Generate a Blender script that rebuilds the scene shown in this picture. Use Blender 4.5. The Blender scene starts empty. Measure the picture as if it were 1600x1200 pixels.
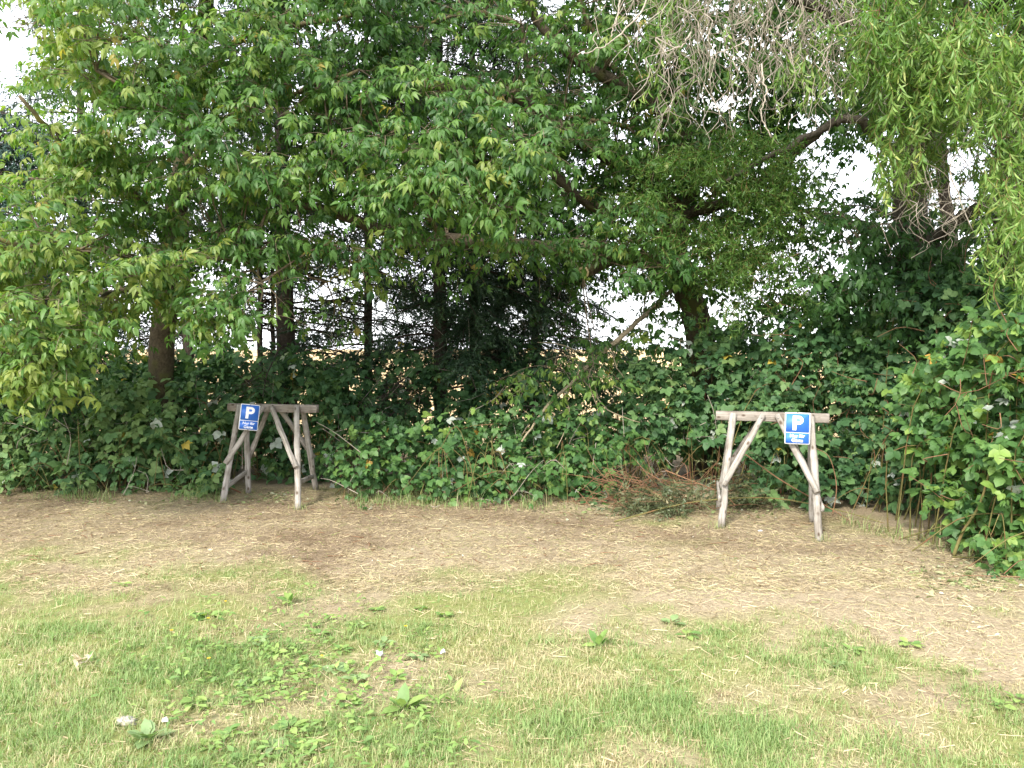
import bpy, math
import numpy as np
from mathutils import Matrix, Vector

# ------------------------------------------------------------------ camera
F = 1250.0                       # focal length in pixels of the 1600 px wide photograph
CAMH = 1.6
PITCH = math.atan(55.0 / F)
sc = bpy.context.scene
col = sc.collection
cam = bpy.data.cameras.new('camera')
cam.sensor_width = 36.0
cam.lens = 36.0 * F / 1600.0
cam.clip_start = 0.05
cam.clip_end = 5000.0
camo = bpy.data.objects.new('camera', cam)
camo.location = (0, 0, CAMH)
camo.rotation_euler = (math.pi / 2 - PITCH, 0, 0)
col.objects.link(camo)
sc.camera = camo

# ------------------------------------------------------------------ sky, sun, exposure
SUN = Vector((-0.40, -0.82, 0.72)).normalized()     # towards the sun: behind the camera, to the left
w = bpy.data.worlds.new('World')
sc.world = w
w.use_nodes = True
nt = w.node_tree
nt.nodes.clear()
out = nt.nodes.new('ShaderNodeOutputWorld')
bg = nt.nodes.new('ShaderNodeBackground')
bg.inputs['Strength'].default_value = 0.15
sky = nt.nodes.new('ShaderNodeTexSky')
sky.sky_type = 'NISHITA'
sky.sun_disc = False
sky.sun_elevation = math.asin(SUN.z)
sky.sun_rotation = math.atan2(SUN.x, SUN.y)
sky.air_density = 1.0
sky.dust_density = 2.0
tc = nt.nodes.new('ShaderNodeTexCoord')
mp = nt.nodes.new('ShaderNodeMapping')
mp.inputs['Scale'].default_value = (1.0, 1.0, 2.6)
nz = nt.nodes.new('ShaderNodeTexNoise')
nz.inputs['Scale'].default_value = 2.2
nz.inputs['Detail'].default_value = 6.0
rp = nt.nodes.new('ShaderNodeValToRGB')
rp.color_ramp.elements[0].position = 0.30
rp.color_ramp.elements[0].color = (0.55, 0.55, 0.55, 1)
rp.color_ramp.elements[1].position = 0.60
rp.color_ramp.elements[1].color = (1, 1, 1, 1)
mx = nt.nodes.new('ShaderNodeMixRGB')
mx.inputs['Color2'].default_value = (7.6, 7.7, 8.2, 1)
L = nt.links.new
L(tc.outputs['Generated'], mp.inputs['Vector'])
L(mp.outputs['Vector'], nz.inputs['Vector'])
L(nz.outputs['Fac'], rp.inputs['Fac'])
L(rp.outputs['Color'], mx.inputs['Fac'])
L(sky.outputs['Color'], mx.inputs['Color1'])
L(mx.outputs['Color'], bg.inputs['Color'])
L(bg.outputs['Background'], out.inputs['Surface'])

sun = bpy.data.lights.new('sun', 'SUN')
sun.energy = 2.2
sun.angle = math.radians(11.0)
sun.color = (1.0, 0.94, 0.84)
suno = bpy.data.objects.new('sun', sun)
suno.rotation_euler = (-SUN).to_track_quat('-Z', 'Y').to_euler()
suno.location = (-6, -6, 12)
col.objects.link(suno)

sc.view_settings.view_transform = 'Standard'
sc.view_settings.look = 'None'
sc.view_settings.gamma = 1.0
sc.view_settings.use_curve_mapping = False
sc.view_settings.exposure = 1.65
sc.cycles.max_bounces = 7
sc.cycles.diffuse_bounces = 4
sc.cycles.transmission_bounces = 4
sc.cycles.glossy_bounces = 2
sc.cycles.sample_clamp_indirect = 6.0

# ------------------------------------------------------------------ helpers
rng = np.random.default_rng(11)


def P(px, py, d):
    """point at world depth y = d along the ray through a photograph pixel"""
    px, py, d = np.broadcast_arrays(np.asarray(px, float), np.asarray(py, float), np.asarray(d, float))
    u = (px - 800) / F
    v = (600 - py) / F
    cp, sp = math.cos(PITCH), math.sin(PITCH)
    dy = cp + v * sp
    dz = -sp + v * cp
    k = d / dy
    return np.stack([u * k, d, CAMH + dz * k], -1)


def proj(p):
    p = np.asarray(p, float)
    cp, sp = math.cos(PITCH), math.sin(PITCH)
    y, z = p[..., 1], p[..., 2] - CAMH
    f = np.maximum(y * cp - z * sp, 0.05)
    v = y * sp + z * cp
    return 800 + F * p[..., 0] / f, 600 - F * v / f, f


def lattice(seed, n=256):
    return np.random.default_rng(seed).random((n, n))


def vnoise(x, y, scale, seed):
    t = lattice(seed)
    x = np.asarray(x) * scale + 1000.3
    y = np.asarray(y) * scale + 1000.7
    xi, yi = np.floor(x).astype(int), np.floor(y).astype(int)
    fx, fy = x - xi, y - yi
    fx, fy = fx * fx * (3 - 2 * fx), fy * fy * (3 - 2 * fy)
    g = lambda a, b: t[a % 256, b % 256]
    return (g(xi, yi) * (1 - fx) + g(xi + 1, yi) * fx) * (1 - fy) + (g(xi, yi + 1) * (1 - fx) + g(xi + 1, yi + 1) * fx) * fy


def fbm(x, y, scale, seed, n=3):
    r, a, s = 0, 1, 0
    for k in range(n):
        r = r + a * vnoise(x, y, scale * 2 ** k, seed + k)
        s += a
        a *= 0.55
    return r / s


def sstep(a, b, x):
    t = np.clip((x - a) / (b - a), 0, 1)
    return t * t * (3 - 2 * t)


def norm(v):
    v = np.asarray(v, float)
    return v / np.maximum(np.linalg.norm(v, axis=-1, keepdims=True), 1e-9)


def inpoly(px, py, poly):
    px, py = np.asarray(px, float), np.asarray(py, float)
    r = np.zeros(px.shape, bool)
    n = len(poly)
    j = n - 1
    for i in range(n):
        xi, yi = poly[i]
        xj, yj = poly[j]
        c = ((yi > py) != (yj > py)) & (px < (xj - xi) * (py - yi) / ((yj - yi) or 1e-9) + xi)
        r ^= c
        j = i
    return r


def mesh_tris(name, v, t, var=None, smooth=False, extra=None):
    """mesh from vertex and triangle arrays with an optional per-vertex float 'var'"""
    me = bpy.data.meshes.new(name)
    v = np.ascontiguousarray(v, dtype=np.float32)
    t = np.ascontiguousarray(t, dtype=np.int32)
    me.vertices.add(len(v))
    me.vertices.foreach_set('co', v.ravel())
    me.loops.add(t.size)
    me.loops.foreach_set('vertex_index', t.ravel())
    me.polygons.add(len(t))
    me.polygons.foreach_set('loop_start', np.arange(0, t.size, 3, dtype=np.int32))
    me.polygons.foreach_set('loop_total', np.full(len(t), 3, dtype=np.int32))
    if smooth:
        me.polygons.foreach_set('use_smooth', np.ones(len(t), bool))
    for nm, arr in ([('var', var)] if var is not None else []) + list((extra or {}).items()):
        a = me.attributes.new(nm, 'FLOAT', 'POINT')
        a.data.foreach_set('value', np.ascontiguousarray(arr, dtype=np.float32))
    me.update()
    me.validate()
    return me


def add(name, me, mat=None, parent=None, kind=None, label=None, cat=None, group=None, matrix=None):
    o = bpy.data.objects.new(name, me)
    col.objects.link(o)
    if me is not None and mat is not None and len(me.materials) == 0:
        me.materials.append(mat)
    if parent is not None:
        o.parent = parent
    if matrix is not None:
        o.matrix_local = matrix
    if kind:
        o['kind'] = kind
    if label:
        o['label'] = label
    if cat:
        o['category'] = cat
    if group:
        o['group'] = group
    return o


def thing(name, label, cat, loc, group=None):
    o = add(name, None, label=label, cat=cat, group=group)
    o.location = tuple(float(c) for c in loc)
    return o


class Buf:
    """collects triangle soups"""
    def __init__(self):
        self.v, self.t, self.a, self.n = [], [], [], 0

    def put(self, v, t, var=0.5):
        if len(v) == 0:
            return
        self.v.append(v)
        self.t.append(t + self.n)
        self.a.append(np.full(len(v), var) if np.isscalar(var) else var)
        self.n += len(v)

    def mesh(self, name, origin=(0, 0, 0), smooth=False):
        return mesh_tris(name, np.concatenate(self.v) - np.asarray(origin), np.concatenate(self.t), np.concatenate(self.a), smooth)


def spline(pts, n):
    pts = np.asarray(pts, float)
    if len(pts) == 2:
        s = np.linspace(0, 1, n)[:, None]
        return pts[0] * (1 - s) + pts[1] * s
    k = len(pts)
    e = np.vstack([2 * pts[0] - pts[1], pts, 2 * pts[-1] - pts[-2]])
    s = np.linspace(0, k - 1, n)
    i = np.minimum(s.astype(int), k - 2)
    f = (s - i)[:, None]
    a, b, c, d = e[i], e[i + 1], e[i + 2], e[i + 3]
    return 0.5 * (2 * b + (c - a) * f + (2 * a - 5 * b + 4 * c - d) * f ** 2 + (3 * b - a - 3 * c + d) * f ** 3)


def tube(path, rad, sides=6, rough=0.0, cap=True, seed=0):
    path = np.asarray(path, float)
    n = len(path)
    rad = np.broadcast_to(np.asarray(rad, float), (n,)) if np.ndim(rad) < 1 or len(np.atleast_1d(rad)) == n else np.interp(np.linspace(0, 1, n), np.linspace(0, 1, len(rad)), rad)
    tg = norm(np.gradient(path, axis=0))
    ref = np.array([0.31, 0.17, 0.93]) if abs(tg[:, 2]).mean() < 0.85 else np.array([0.9, 0.3, 0.1])
    s1 = norm(np.cross(tg, ref))
    s2 = np.cross(tg, s1)
    a = np.linspace(0, 2 * math.pi, sides, endpoint=False)
    rr = rad[:, None] * np.ones(sides)
    if rough:
        q = np.random.default_rng(seed)
        rr = rr * (1 + rough * (q.random((n, sides)) - 0.5) * 2)
    v = path[:, None, :] + rr[..., None] * (np.cos(a)[None, :, None] * s1[:, None, :] + np.sin(a)[None, :, None] * s2[:, None, :])
    i = np.arange(n - 1)[:, None] * sides
    k = np.arange(sides)[None, :]
    k2 = (k + 1) % sides
    q0, q1, q2, q3 = i + k, i + k2, i + sides + k2, i + sides + k
    t = np.concatenate([np.stack([q0, q1, q2], -1).reshape(-1, 3), np.stack([q0, q2, q3], -1).reshape(-1, 3)])
    v = v.reshape(-1, 3)
    if cap:
        c0, c1 = len(v), len(v) + 1
        v = np.vstack([v, path[0], path[-1]])
        kk = np.arange(sides)
        k2 = (kk + 1) % sides
        t = np.concatenate([t, np.stack([np.full(sides, c0), k2, kk], -1), np.stack([np.full(sides, c1), (n - 1) * sides + kk, (n - 1) * sides + k2], -1)])
    return v, t


# ------------------------------------------------------------------ materials
def mat_new(name):
    m = bpy.data.materials.new(name)
    m.use_nodes = True
    n = m.node_tree
    n.nodes.clear()
    o = n.nodes.new('ShaderNodeOutputMaterial')
    return m, n, o


def ramp(n, stops):
    r = n.nodes.new('ShaderNodeValToRGB')
    e = r.color_ramp.elements
    e[0].position, e[0].color = stops[0][0], (*stops[0][1], 1)
    e[1].position, e[1].color = stops[-1][0], (*stops[-1][1], 1)
    for p, c in stops[1:-1]:
        x = e.new(p)
        x.color = (*c, 1)
    return r


def leaf_mat(name, stops, trans=0.35, rough=0.5, spec=0.35, tint=(1.1, 1.3, 0.55)):
    m, n, o = mat_new(name)
    at = n.nodes.new('ShaderNodeAttribute')
    at.attribute_name = 'var'
    r = ramp(n, stops)
    n.links.new(at.outputs['Fac'], r.inputs['Fac'])
    g = n.nodes.new('ShaderNodeNewGeometry')
    no = n.nodes.new('ShaderNodeTexNoise')
    no.inputs['Scale'].default_value = 38.0
    no.inputs['Detail'].default_value = 2.0
    n.links.new(g.outputs['Position'], no.inputs['Vector'])
    hs = n.nodes.new('ShaderNodeHueSaturation')
    mr = n.nodes.new('ShaderNodeMapRange')
    mr.inputs['To Min'].default_value = 0.72
    mr.inputs['To Max'].default_value = 1.28
    n.links.new(no.outputs['Fac'], mr.inputs['Value'])
    n.links.new(mr.outputs['Result'], hs.inputs['Value'])
    n.links.new(r.outputs['Color'], hs.inputs['Color'])
    p = n.nodes.new('ShaderNodeBsdfPrincipled')
    p.inputs['Roughness'].default_value = rough
    p.inputs['Specular IOR Level'].default_value = spec
    n.links.new(hs.outputs['Color'], p.inputs['Base Color'])
    tr = n.nodes.new('ShaderNodeBsdfTranslucent')
    mu = n.nodes.new('ShaderNodeMixRGB')
    mu.blend_type = 'MULTIPLY'
    mu.inputs['Fac'].default_value = 1.0
    mu.inputs['Color2'].default_value = (*tint, 1)
    n.links.new(hs.outputs['Color'], mu.inputs['Color1'])
    n.links.new(mu.outputs['Color'], tr.inputs['Color'])
    ms = n.nodes.new('ShaderNodeMixShader')
    ms.inputs['Fac'].default_value = trans
    n.links.new(p.outputs[0], ms.inputs[1])
    n.links.new(tr.outputs[0], ms.inputs[2])
    n.links.new(ms.outputs[0], o.inputs['Surface'])
    return m


def bark_mat(name, c1, c2, c3=None, scale=9.0, bump=0.6):
    m, n, o = mat_new(name)
    tcn = n.nodes.new('ShaderNodeTexCoord')
    a = n.nodes.new('ShaderNodeTexNoise')
    a.inputs['Scale'].default_value = scale * 4
    a.inputs['Detail'].default_value = 6
    a.inputs['Roughness'].default_value = 0.7
    b = n.nodes.new('ShaderNodeTexNoise')
    b.inputs['Scale'].default_value = scale * 0.5
    b.inputs['Detail'].default_value = 4
    n.links.new(tcn.outputs['Object'], a.inputs['Vector'])
    n.links.new(tcn.outputs['Object'], b.inputs['Vector'])
    r = ramp(n, [(0.3, c1), (0.68, c2)])
    n.links.new(a.outputs['Fac'], r.inputs['Fac'])
    src = r.outputs['Color']
    if c3:
        r2 = ramp(n, [(0.52, (0, 0, 0)), (0.66, (1, 1, 1))])
        n.links.new(b.outputs['Fac'], r2.inputs['Fac'])
        mxx = n.nodes.new('ShaderNodeMixRGB')
        mxx.inputs['Color2'].default_value = (*c3, 1)
        n.links.new(r2.outputs['Color'], mxx.inputs['Fac'])
        n.links.new(src, mxx.inputs['Color1'])
        src = mxx.outputs['Color']
    p = n.nodes.new('ShaderNodeBsdfPrincipled')
    p.inputs['Roughness'].default_value = 0.9
    p.inputs['Specular IOR Level'].default_value = 0.15
    n.links.new(src, p.inputs['Base Color'])
    bu = n.nodes.new('ShaderNodeBump')
    bu.inputs['Strength'].default_value = bump
    bu.inputs['Distance'].default_value = 0.02
    n.links.new(a.outputs['Fac'], bu.inputs['Height'])
    n.links.new(bu.outputs['Normal'], p.inputs['Normal'])
    n.links.new(p.outputs[0], o.inputs['Surface'])
    return m


def plain_mat(name, c, rough=0.6, spec=0.3, dirt=0.15):
    m, n, o = mat_new(name)
    tcn = n.nodes.new('ShaderNodeTexCoord')
    a = n.nodes.new('ShaderNodeTexNoise')
    a.inputs['Scale'].default_value = 30
    a.inputs['Detail'].default_value = 5
    n.links.new(tcn.outputs['Object'], a.inputs['Vector'])
    r = ramp(n, [(0.35, tuple(x * (1 - dirt) for x in c)), (0.65, c)])
    n.links.new(a.outputs['Fac'], r.inputs['Fac'])
    p = n.nodes.new('ShaderNodeBsdfPrincipled')
    p.inputs['Roughness'].default_value = rough
    p.inputs['Specular IOR Level'].default_value = spec
    n.links.new(r.outputs['Color'], p.inputs['Base Color'])
    n.links.new(p.outputs[0], o.inputs['Surface'])
    return m


M = {}
M['elder'] = leaf_mat('box_elder_leaf', [(0.0, (0.028, 0.078, 0.022)), (0.35, (0.056, 0.135, 0.032)), (0.7, (0.098, 0.195, 0.042)), (0.92, (0.18, 0.265, 0.06)), (0.97, (0.30, 0.27, 0.06)), (1.0, (0.34, 0.24, 0.08))], trans=0.46, rough=0.45, spec=0.36)
M['elder_deep'] = leaf_mat('box_elder_leaf_deep_green', [(0.0, (0.024, 0.066, 0.020)), (0.5, (0.050, 0.125, 0.030)), (1.0, (0.095, 0.185, 0.04))], trans=0.38)
M['bramble'] = leaf_mat('bramble_leaf', [(0.0, (0.026, 0.070, 0.030)), (0.4, (0.060, 0.138, 0.052)), (0.75, (0.105, 0.200, 0.072)), (0.955, (0.17, 0.26, 0.09)), (0.965, (0.36, 0.42, 0.36)), (0.99, (0.46, 0.50, 0.45)), (1.0, (0.42, 0.33, 0.06))], trans=0.32, rough=0.55, spec=0.28)
M['bramble_bright'] = leaf_mat('bramble_leaf_bright', [(0.0, (0.032, 0.082, 0.028)), (0.4, (0.060, 0.138, 0.042)), (0.75, (0.105, 0.205, 0.055)), (0.955, (0.19, 0.29, 0.06)), (0.967, (0.36, 0.42, 0.36)), (0.985, (0.46, 0.50, 0.45)), (0.992, (0.48, 0.33, 0.05)), (1.0, (0.45, 0.28, 0.06))], trans=0.34, rough=0.5, spec=0.3)
M['willow'] = leaf_mat('willow_leaf', [(0.0, (0.050, 0.120, 0.025)), (0.5, (0.125, 0.23, 0.05)), (0.85, (0.24, 0.34, 0.10)), (1.0, (0.38, 0.42, 0.13))], trans=0.4, rough=0.45)
M['needle'] = leaf_mat('spruce_needle', [(0.0, (0.014, 0.034, 0.018)), (0.6, (0.030, 0.066, 0.030)), (1.0, (0.06, 0.105, 0.04))], trans=0.12)
M['needle_blue'] = leaf_mat('spruce_needle_blue', [(0.0, (0.02, 0.05, 0.04)), (0.6, (0.045, 0.095, 0.075)), (1.0, (0.08, 0.14, 0.11))], trans=0.12)
M['needle_grey'] = leaf_mat('cut_conifer_needle', [(0.0, (0.06, 0.085, 0.04)), (0.6, (0.11, 0.13, 0.06)), (1.0, (0.19, 0.17, 0.08))], trans=0.15)
M['grass'] = leaf_mat('grass_blade', [(0.0, (0.46, 0.39, 0.24)), (0.22, (0.38, 0.36, 0.19)), (0.42, (0.28, 0.34, 0.14)), (0.7, (0.21, 0.295, 0.105)), (1.0, (0.14, 0.235, 0.075))], trans=0.3, rough=0.55, spec=0.25)
M['straw'] = leaf_mat('straw', [(0.0, (0.14, 0.10, 0.06)), (0.45, (0.40, 0.32, 0.19)), (0.85, (0.58, 0.49, 0.32)), (0.93, (0.22, 0.24, 0.08)), (1.0, (0.18, 0.24, 0.07))], trans=0.15, rough=0.7, spec=0.15)
M['weed'] = leaf_mat('weed_leaf', [(0.0, (0.10, 0.19, 0.055)), (0.5, (0.17, 0.27, 0.075)), (1.0, (0.26, 0.35, 0.10))], trans=0.3)
M['weed_grey'] = leaf_mat('weed_leaf_greyish', [(0.0, (0.16, 0.24, 0.10)), (1.0, (0.24, 0.33, 0.14))], trans=0.25)
M['pale'] = leaf_mat('pale_dry_leaf', [(0.0, (0.42, 0.34, 0.22)), (0.5, (0.5, 0.47, 0.38)), (1.0, (0.62, 0.62, 0.56))], trans=0.15)
M['clipping'] = leaf_mat('cut_leaf', [(0.0, (0.09, 0.13, 0.04)), (0.5, (0.22, 0.27, 0.11)), (0.8, (0.35, 0.36, 0.2)), (1.0, (0.5, 0.52, 0.42))], trans=0.2)
M['flower'] = leaf_mat('yellow_petal', [(0.0, (0.62, 0.42, 0.03)), (1.0, (0.75, 0.55, 0.05))], trans=0.3)
M['bark'] = bark_mat('box_elder_bark', (0.035, 0.028, 0.02), (0.11, 0.09, 0.062), (0.085, 0.085, 0.032))
M['lichen'] = bark_mat('lichen_bark', (0.06, 0.05, 0.03), (0.17, 0.14, 0.08), (0.21, 0.185, 0.05))
M['dark_bark'] = bark_mat('conifer_bark', (0.03, 0.024, 0.02), (0.085, 0.068, 0.055))
M['willow_bark'] = bark_mat('willow_bark', (0.035, 0.03, 0.024), (0.11, 0.095, 0.075))
M['twig'] = bark_mat('twig_bark', (0.09, 0.068, 0.048), (0.20, 0.16, 0.11), bump=0.2)
M['dead_twig'] = bark_mat('dead_willow_twig', (0.18, 0.152, 0.125), (0.42, 0.375, 0.31), bump=0.2)
M['cane'] = bark_mat('bramble_cane', (0.10, 0.075, 0.03), (0.17, 0.17, 0.06), (0.16, 0.07, 0.04), bump=0.1)
M['brown_cane'] = bark_mat('dry_cane', (0.12, 0.06, 0.035), (0.26, 0.15, 0.085), bump=0.1)
M['cutwood'] = bark_mat('fresh_cut_wood', (0.55, 0.42, 0.26), (0.68, 0.55, 0.36), scale=6, bump=0.1)
M['broken'] = bark_mat('bare_branch_wood', (0.15, 0.125, 0.085), (0.36, 0.30, 0.20), (0.2, 0.18, 0.09))


def wood_mat(name, c1, c2, c3):
    """weathered timber with grain along the local z axis"""
    m, n, o = mat_new(name)
    tcn = n.nodes.new('ShaderNodeTexCoord')
    oi = n.nodes.new('ShaderNodeObjectInfo')
    va = n.nodes.new('ShaderNodeVectorMath')
    va.operation = 'ADD'
    sc3 = n.nodes.new('ShaderNodeVectorMath')
    sc3.operation = 'SCALE'
    sc3.inputs['Scale'].default_value = 7.0
    n.links.new(oi.outputs['Location'], sc3.inputs[0])
    n.links.new(tcn.outputs['Object'], va.inputs[0])
    n.links.new(sc3.outputs['Vector'], va.inputs[1])
    mpn = n.nodes.new('ShaderNodeMapping')
    mpn.inputs['Scale'].default_value = (70, 70, 3.0)
    n.links.new(va.outputs['Vector'], mpn.inputs['Vector'])
    a = n.nodes.new('ShaderNodeTexNoise')
    a.inputs['Scale'].default_value = 1.0
    a.inputs['Detail'].default_value = 6
    a.inputs['Roughness'].default_value = 0.65
    n.links.new(mpn.outputs['Vector'], a.inputs['Vector'])
    b = n.nodes.new('ShaderNodeTexNoise')
    b.inputs['Scale'].default_value = 9
    b.inputs['Detail'].default_value = 4
    n.links.new(va.outputs['Vector'], b.inputs['Vector'])
    r = ramp(n, [(0.28, c1), (0.45, c2), (0.72, c3)])
    n.links.new(a.outputs['Fac'], r.inputs['Fac'])
    r2 = ramp(n, [(0.35, (0.72, 0.68, 0.62)), (0.65, (1.12, 1.1, 1.06))])
    n.links.new(b.outputs['Fac'], r2.inputs['Fac'])
    mu = n.nodes.new('ShaderNodeMixRGB')
    mu.blend_type = 'MULTIPLY'
    mu.inputs['Fac'].default_value = 1
    n.links.new(r.outputs['Color'], mu.inputs['Color1'])
    n.links.new(r2.outputs['Color'], mu.inputs['Color2'])
    vo = n.nodes.new('ShaderNodeTexVoronoi')
    vo.inputs['Scale'].default_value = 1.0
    mpv = n.nodes.new('ShaderNodeMapping')
    mpv.inputs['Scale'].default_value = (16, 16, 9)
    n.links.new(va.outputs['Vector'], mpv.inputs['Vector'])
    n.links.new(mpv.outputs['Vector'], vo.inputs['Vector'])
    r3 = ramp(n, [(0.10, (0.34, 0.27, 0.22)), (0.24, (1, 1, 1))])
    n.links.new(vo.outputs['Distance'], r3.inputs['Fac'])
    mk = n.nodes.new('ShaderNodeMixRGB')
    mk.blend_type = 'MULTIPLY'
    mk.inputs['Fac'].default_value = 1
    n.links.new(mu.outputs['Color'], mk.inputs['Color1'])
    n.links.new(r3.outputs['Color'], mk.inputs['Color2'])
    p = n.nodes.new('ShaderNodeBsdfPrincipled')
    p.inputs['Roughness'].default_value = 0.85
    p.inputs['Specular IOR Level'].default_value = 0.2
    n.links.new(mk.outputs['Color'], p.inputs['Base Color'])
    bu = n.nodes.new('ShaderNodeBump')
    bu.inputs['Strength'].default_value = 0.5
    bu.inputs['Distance'].default_value = 0.004
    n.links.new(a.outputs['Fac'], bu.inputs['Height'])
    n.links.new(bu.outputs['Normal'], p.inputs['Normal'])
    n.links.new(p.outputs[0], o.inputs['Surface'])
    return m


M['pole'] = wood_mat('weathered_pole', (0.11, 0.10, 0.092), (0.285, 0.27, 0.25), (0.42, 0.405, 0.385))
M['beam'] = wood_mat('weathered_beam', (0.085, 0.075, 0.068), (0.215, 0.195, 0.175), (0.32, 0.295, 0.27))
M['sign_white'] = plain_mat('sign_white', (0.80, 0.81, 0.83), 0.45, 0.4, 0.08)
M['sign_blue'] = plain_mat('sign_blue', (0.045, 0.17, 0.62), 0.4, 0.4, 0.1)
M['metal'] = plain_mat('screw_metal', (0.25, 0.24, 0.23), 0.5, 0.5)
M['stone'] = bark_mat('stone', (0.22, 0.20, 0.18), (0.42, 0.39, 0.35), scale=12, bump=0.5)
M['paper'] = plain_mat('paper', (0.75, 0.76, 0.78), 0.7, 0.2, 0.1)

# ------------------------------------------------------------------ ground
def hedge_base(x):
    """depth at which the hedge begins, by x"""
    return np.interp(x, [-9, -5, -2.5, 0, 1.5, 2.8, 3.3, 3.7, 6], [8.7, 8.6, 8.5, 8.1, 8.2, 8.0, 6.6, 5.9, 4.6])


def greenness(x, y):
    edge = 5.75 - 0.92 * np.maximum(0, x - 0.1) + 0.12 * np.minimum(0, x + 1.0) * -1
    g = sstep(0.95, -0.95, y - edge)
    n = fbm(x, y, 1.15, 5, 3)
    n2 = fbm(x, y, 4.0, 15, 2)
    return np.clip(g * 1.02 + (n - 0.5) * 1.9 + (n2 - 0.5) * 1.4 - 0.22, 0, 1)


def soil(x, y):
    """bare, brown trodden patches"""
    n = fbm(x, y, 0.9, 25, 3)
    band = sstep(5.6, 6.6, y) * sstep(9.4, 8.0, y) * 0.32
    rt = sstep(0.9, 2.2, x) * sstep(5.4, 4.2, y) * 0.30
    return np.clip((n - 0.54) * 1.9 + band + rt, 0, 1)


def gz(x, y):
    return (fbm(x, y, 0.7, 35, 2) - 0.5) * 0.05 + (fbm(x, y, 5.0, 45, 2) - 0.5) * 0.018 - 0.006


xs = np.concatenate([[-900, -300, -100, -50, -25, -14], np.linspace(-9, 9, 190), [14, 25, 50, 100, 300, 900]])
ys = np.concatenate([[-200, -60, -20, -6, -2], np.linspace(0.5, 14, 150), [17, 22, 30, 45, 70, 120, 250, 600, 2500]])
X, Y = np.meshgrid(xs, ys)
near = sstep(10, 8, np.abs(X)) * sstep(16, 13, Y) * sstep(-1, 1, Y)
Z = gz(X, Y) * near
nx, ny = len(xs), len(ys)
i, j = np.meshgrid(np.arange(nx - 1), np.arange(ny - 1))
a = (j * nx + i).ravel()
T = np.concatenate([np.stack([a, a + 1, a + nx + 1], -1), np.stack([a, a + nx + 1, a + nx], -1)])
field = sstep(10.5, 13, Y)
me = mesh_tris('ground', np.stack([X, Y, Z], -1).reshape(-1, 3), T, greenness(X, Y).ravel(), True,
               {'soil': soil(X, Y).ravel(), 'field': field.ravel()})
m, n, o = mat_new('ground_turf')


def attr(nm):
    q = n.nodes.new('ShaderNodeAttribute')
    q.attribute_name = nm
    return q.outputs['Fac']


def mixc(f, c1, c2):
    q = n.nodes.new('ShaderNodeMixRGB')
    for s, x in (('Fac', f), ('Color1', c1), ('Color2', c2)):
        if isinstance(x, tuple):
            q.inputs[s].default_value = (*x, 1)
        else:
            n.links.new(x, q.inputs[s])
    return q.outputs['Color']


g = n.nodes.new('ShaderNodeNewGeometry')
n1 = n.nodes.new('ShaderNodeTexNoise')
n1.inputs['Scale'].default_value = 60
n1.inputs['Detail'].default_value = 6
n1.inputs['Roughness'].default_value = 0.7
n.links.new(g.outputs['Position'], n1.inputs['Vector'])
dry = ramp(n, [(0.3, (0.17, 0.135, 0.09)), (0.55, (0.32, 0.262, 0.175)), (0.75, (0.45, 0.38, 0.26))])
n.links.new(n1.outputs['Fac'], dry.inputs['Fac'])
so = ramp(n, [(0.3, (0.13, 0.09, 0.06)), (0.6, (0.235, 0.17, 0.11)), (0.8, (0.32, 0.245, 0.165))])
n.links.new(n1.outputs['Fac'], so.inputs['Fac'])
gr = ramp(n, [(0.3, (0.13, 0.145, 0.05)), (0.7, (0.24, 0.25, 0.09))])
n.links.new(n1.outputs['Fac'], gr.inputs['Fac'])
c = mixc(attr('soil'), dry.outputs['Color'], so.outputs['Color'])
c = mixc(attr('var'), c, gr.outputs['Color'])
n2 = n.nodes.new('ShaderNodeTexNoise')
n2.inputs['Scale'].default_value = 1.6
n2.inputs['Detail'].default_value = 5
n.links.new(g.outputs['Position'], n2.inputs['Vector'])
fi = ramp(n, [(0.35, (0.40, 0.27, 0.13)), (0.7, (0.56, 0.43, 0.23))])
n.links.new(n2.outputs['Fac'], fi.inputs['Fac'])
c = mixc(attr('field'), c, fi.outputs['Color'])
p = n.nodes.new('ShaderNodeBsdfPrincipled')
p.inputs['Roughness'].default_value = 0.95
p.inputs['Specular IOR Level'].default_value = 0.1
n.links.new(c, p.inputs['Base Color'])
bu = n.nodes.new('ShaderNodeBump')
bu.inputs['Strength'].default_value = 0.8
bu.inputs['Distance'].default_value = 0.012
n.links.new(n1.outputs['Fac'], bu.inputs['Height'])
n.links.new(bu.outputs['Normal'], p.inputs['Normal'])
n.links.new(p.outputs[0], o.inputs['Surface'])
add('ground', me, m, kind='structure')

# ------------------------------------------------------------------ grass blades and straw
def scatter(n, y0, y1, wide=0.76, r=rng, power=1.0):
    y = y0 + (y1 - y0) * r.random(n) ** power
    x = (r.random(n) * 2 - 1) * (y * wide + 0.35)
    return x, y


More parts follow.
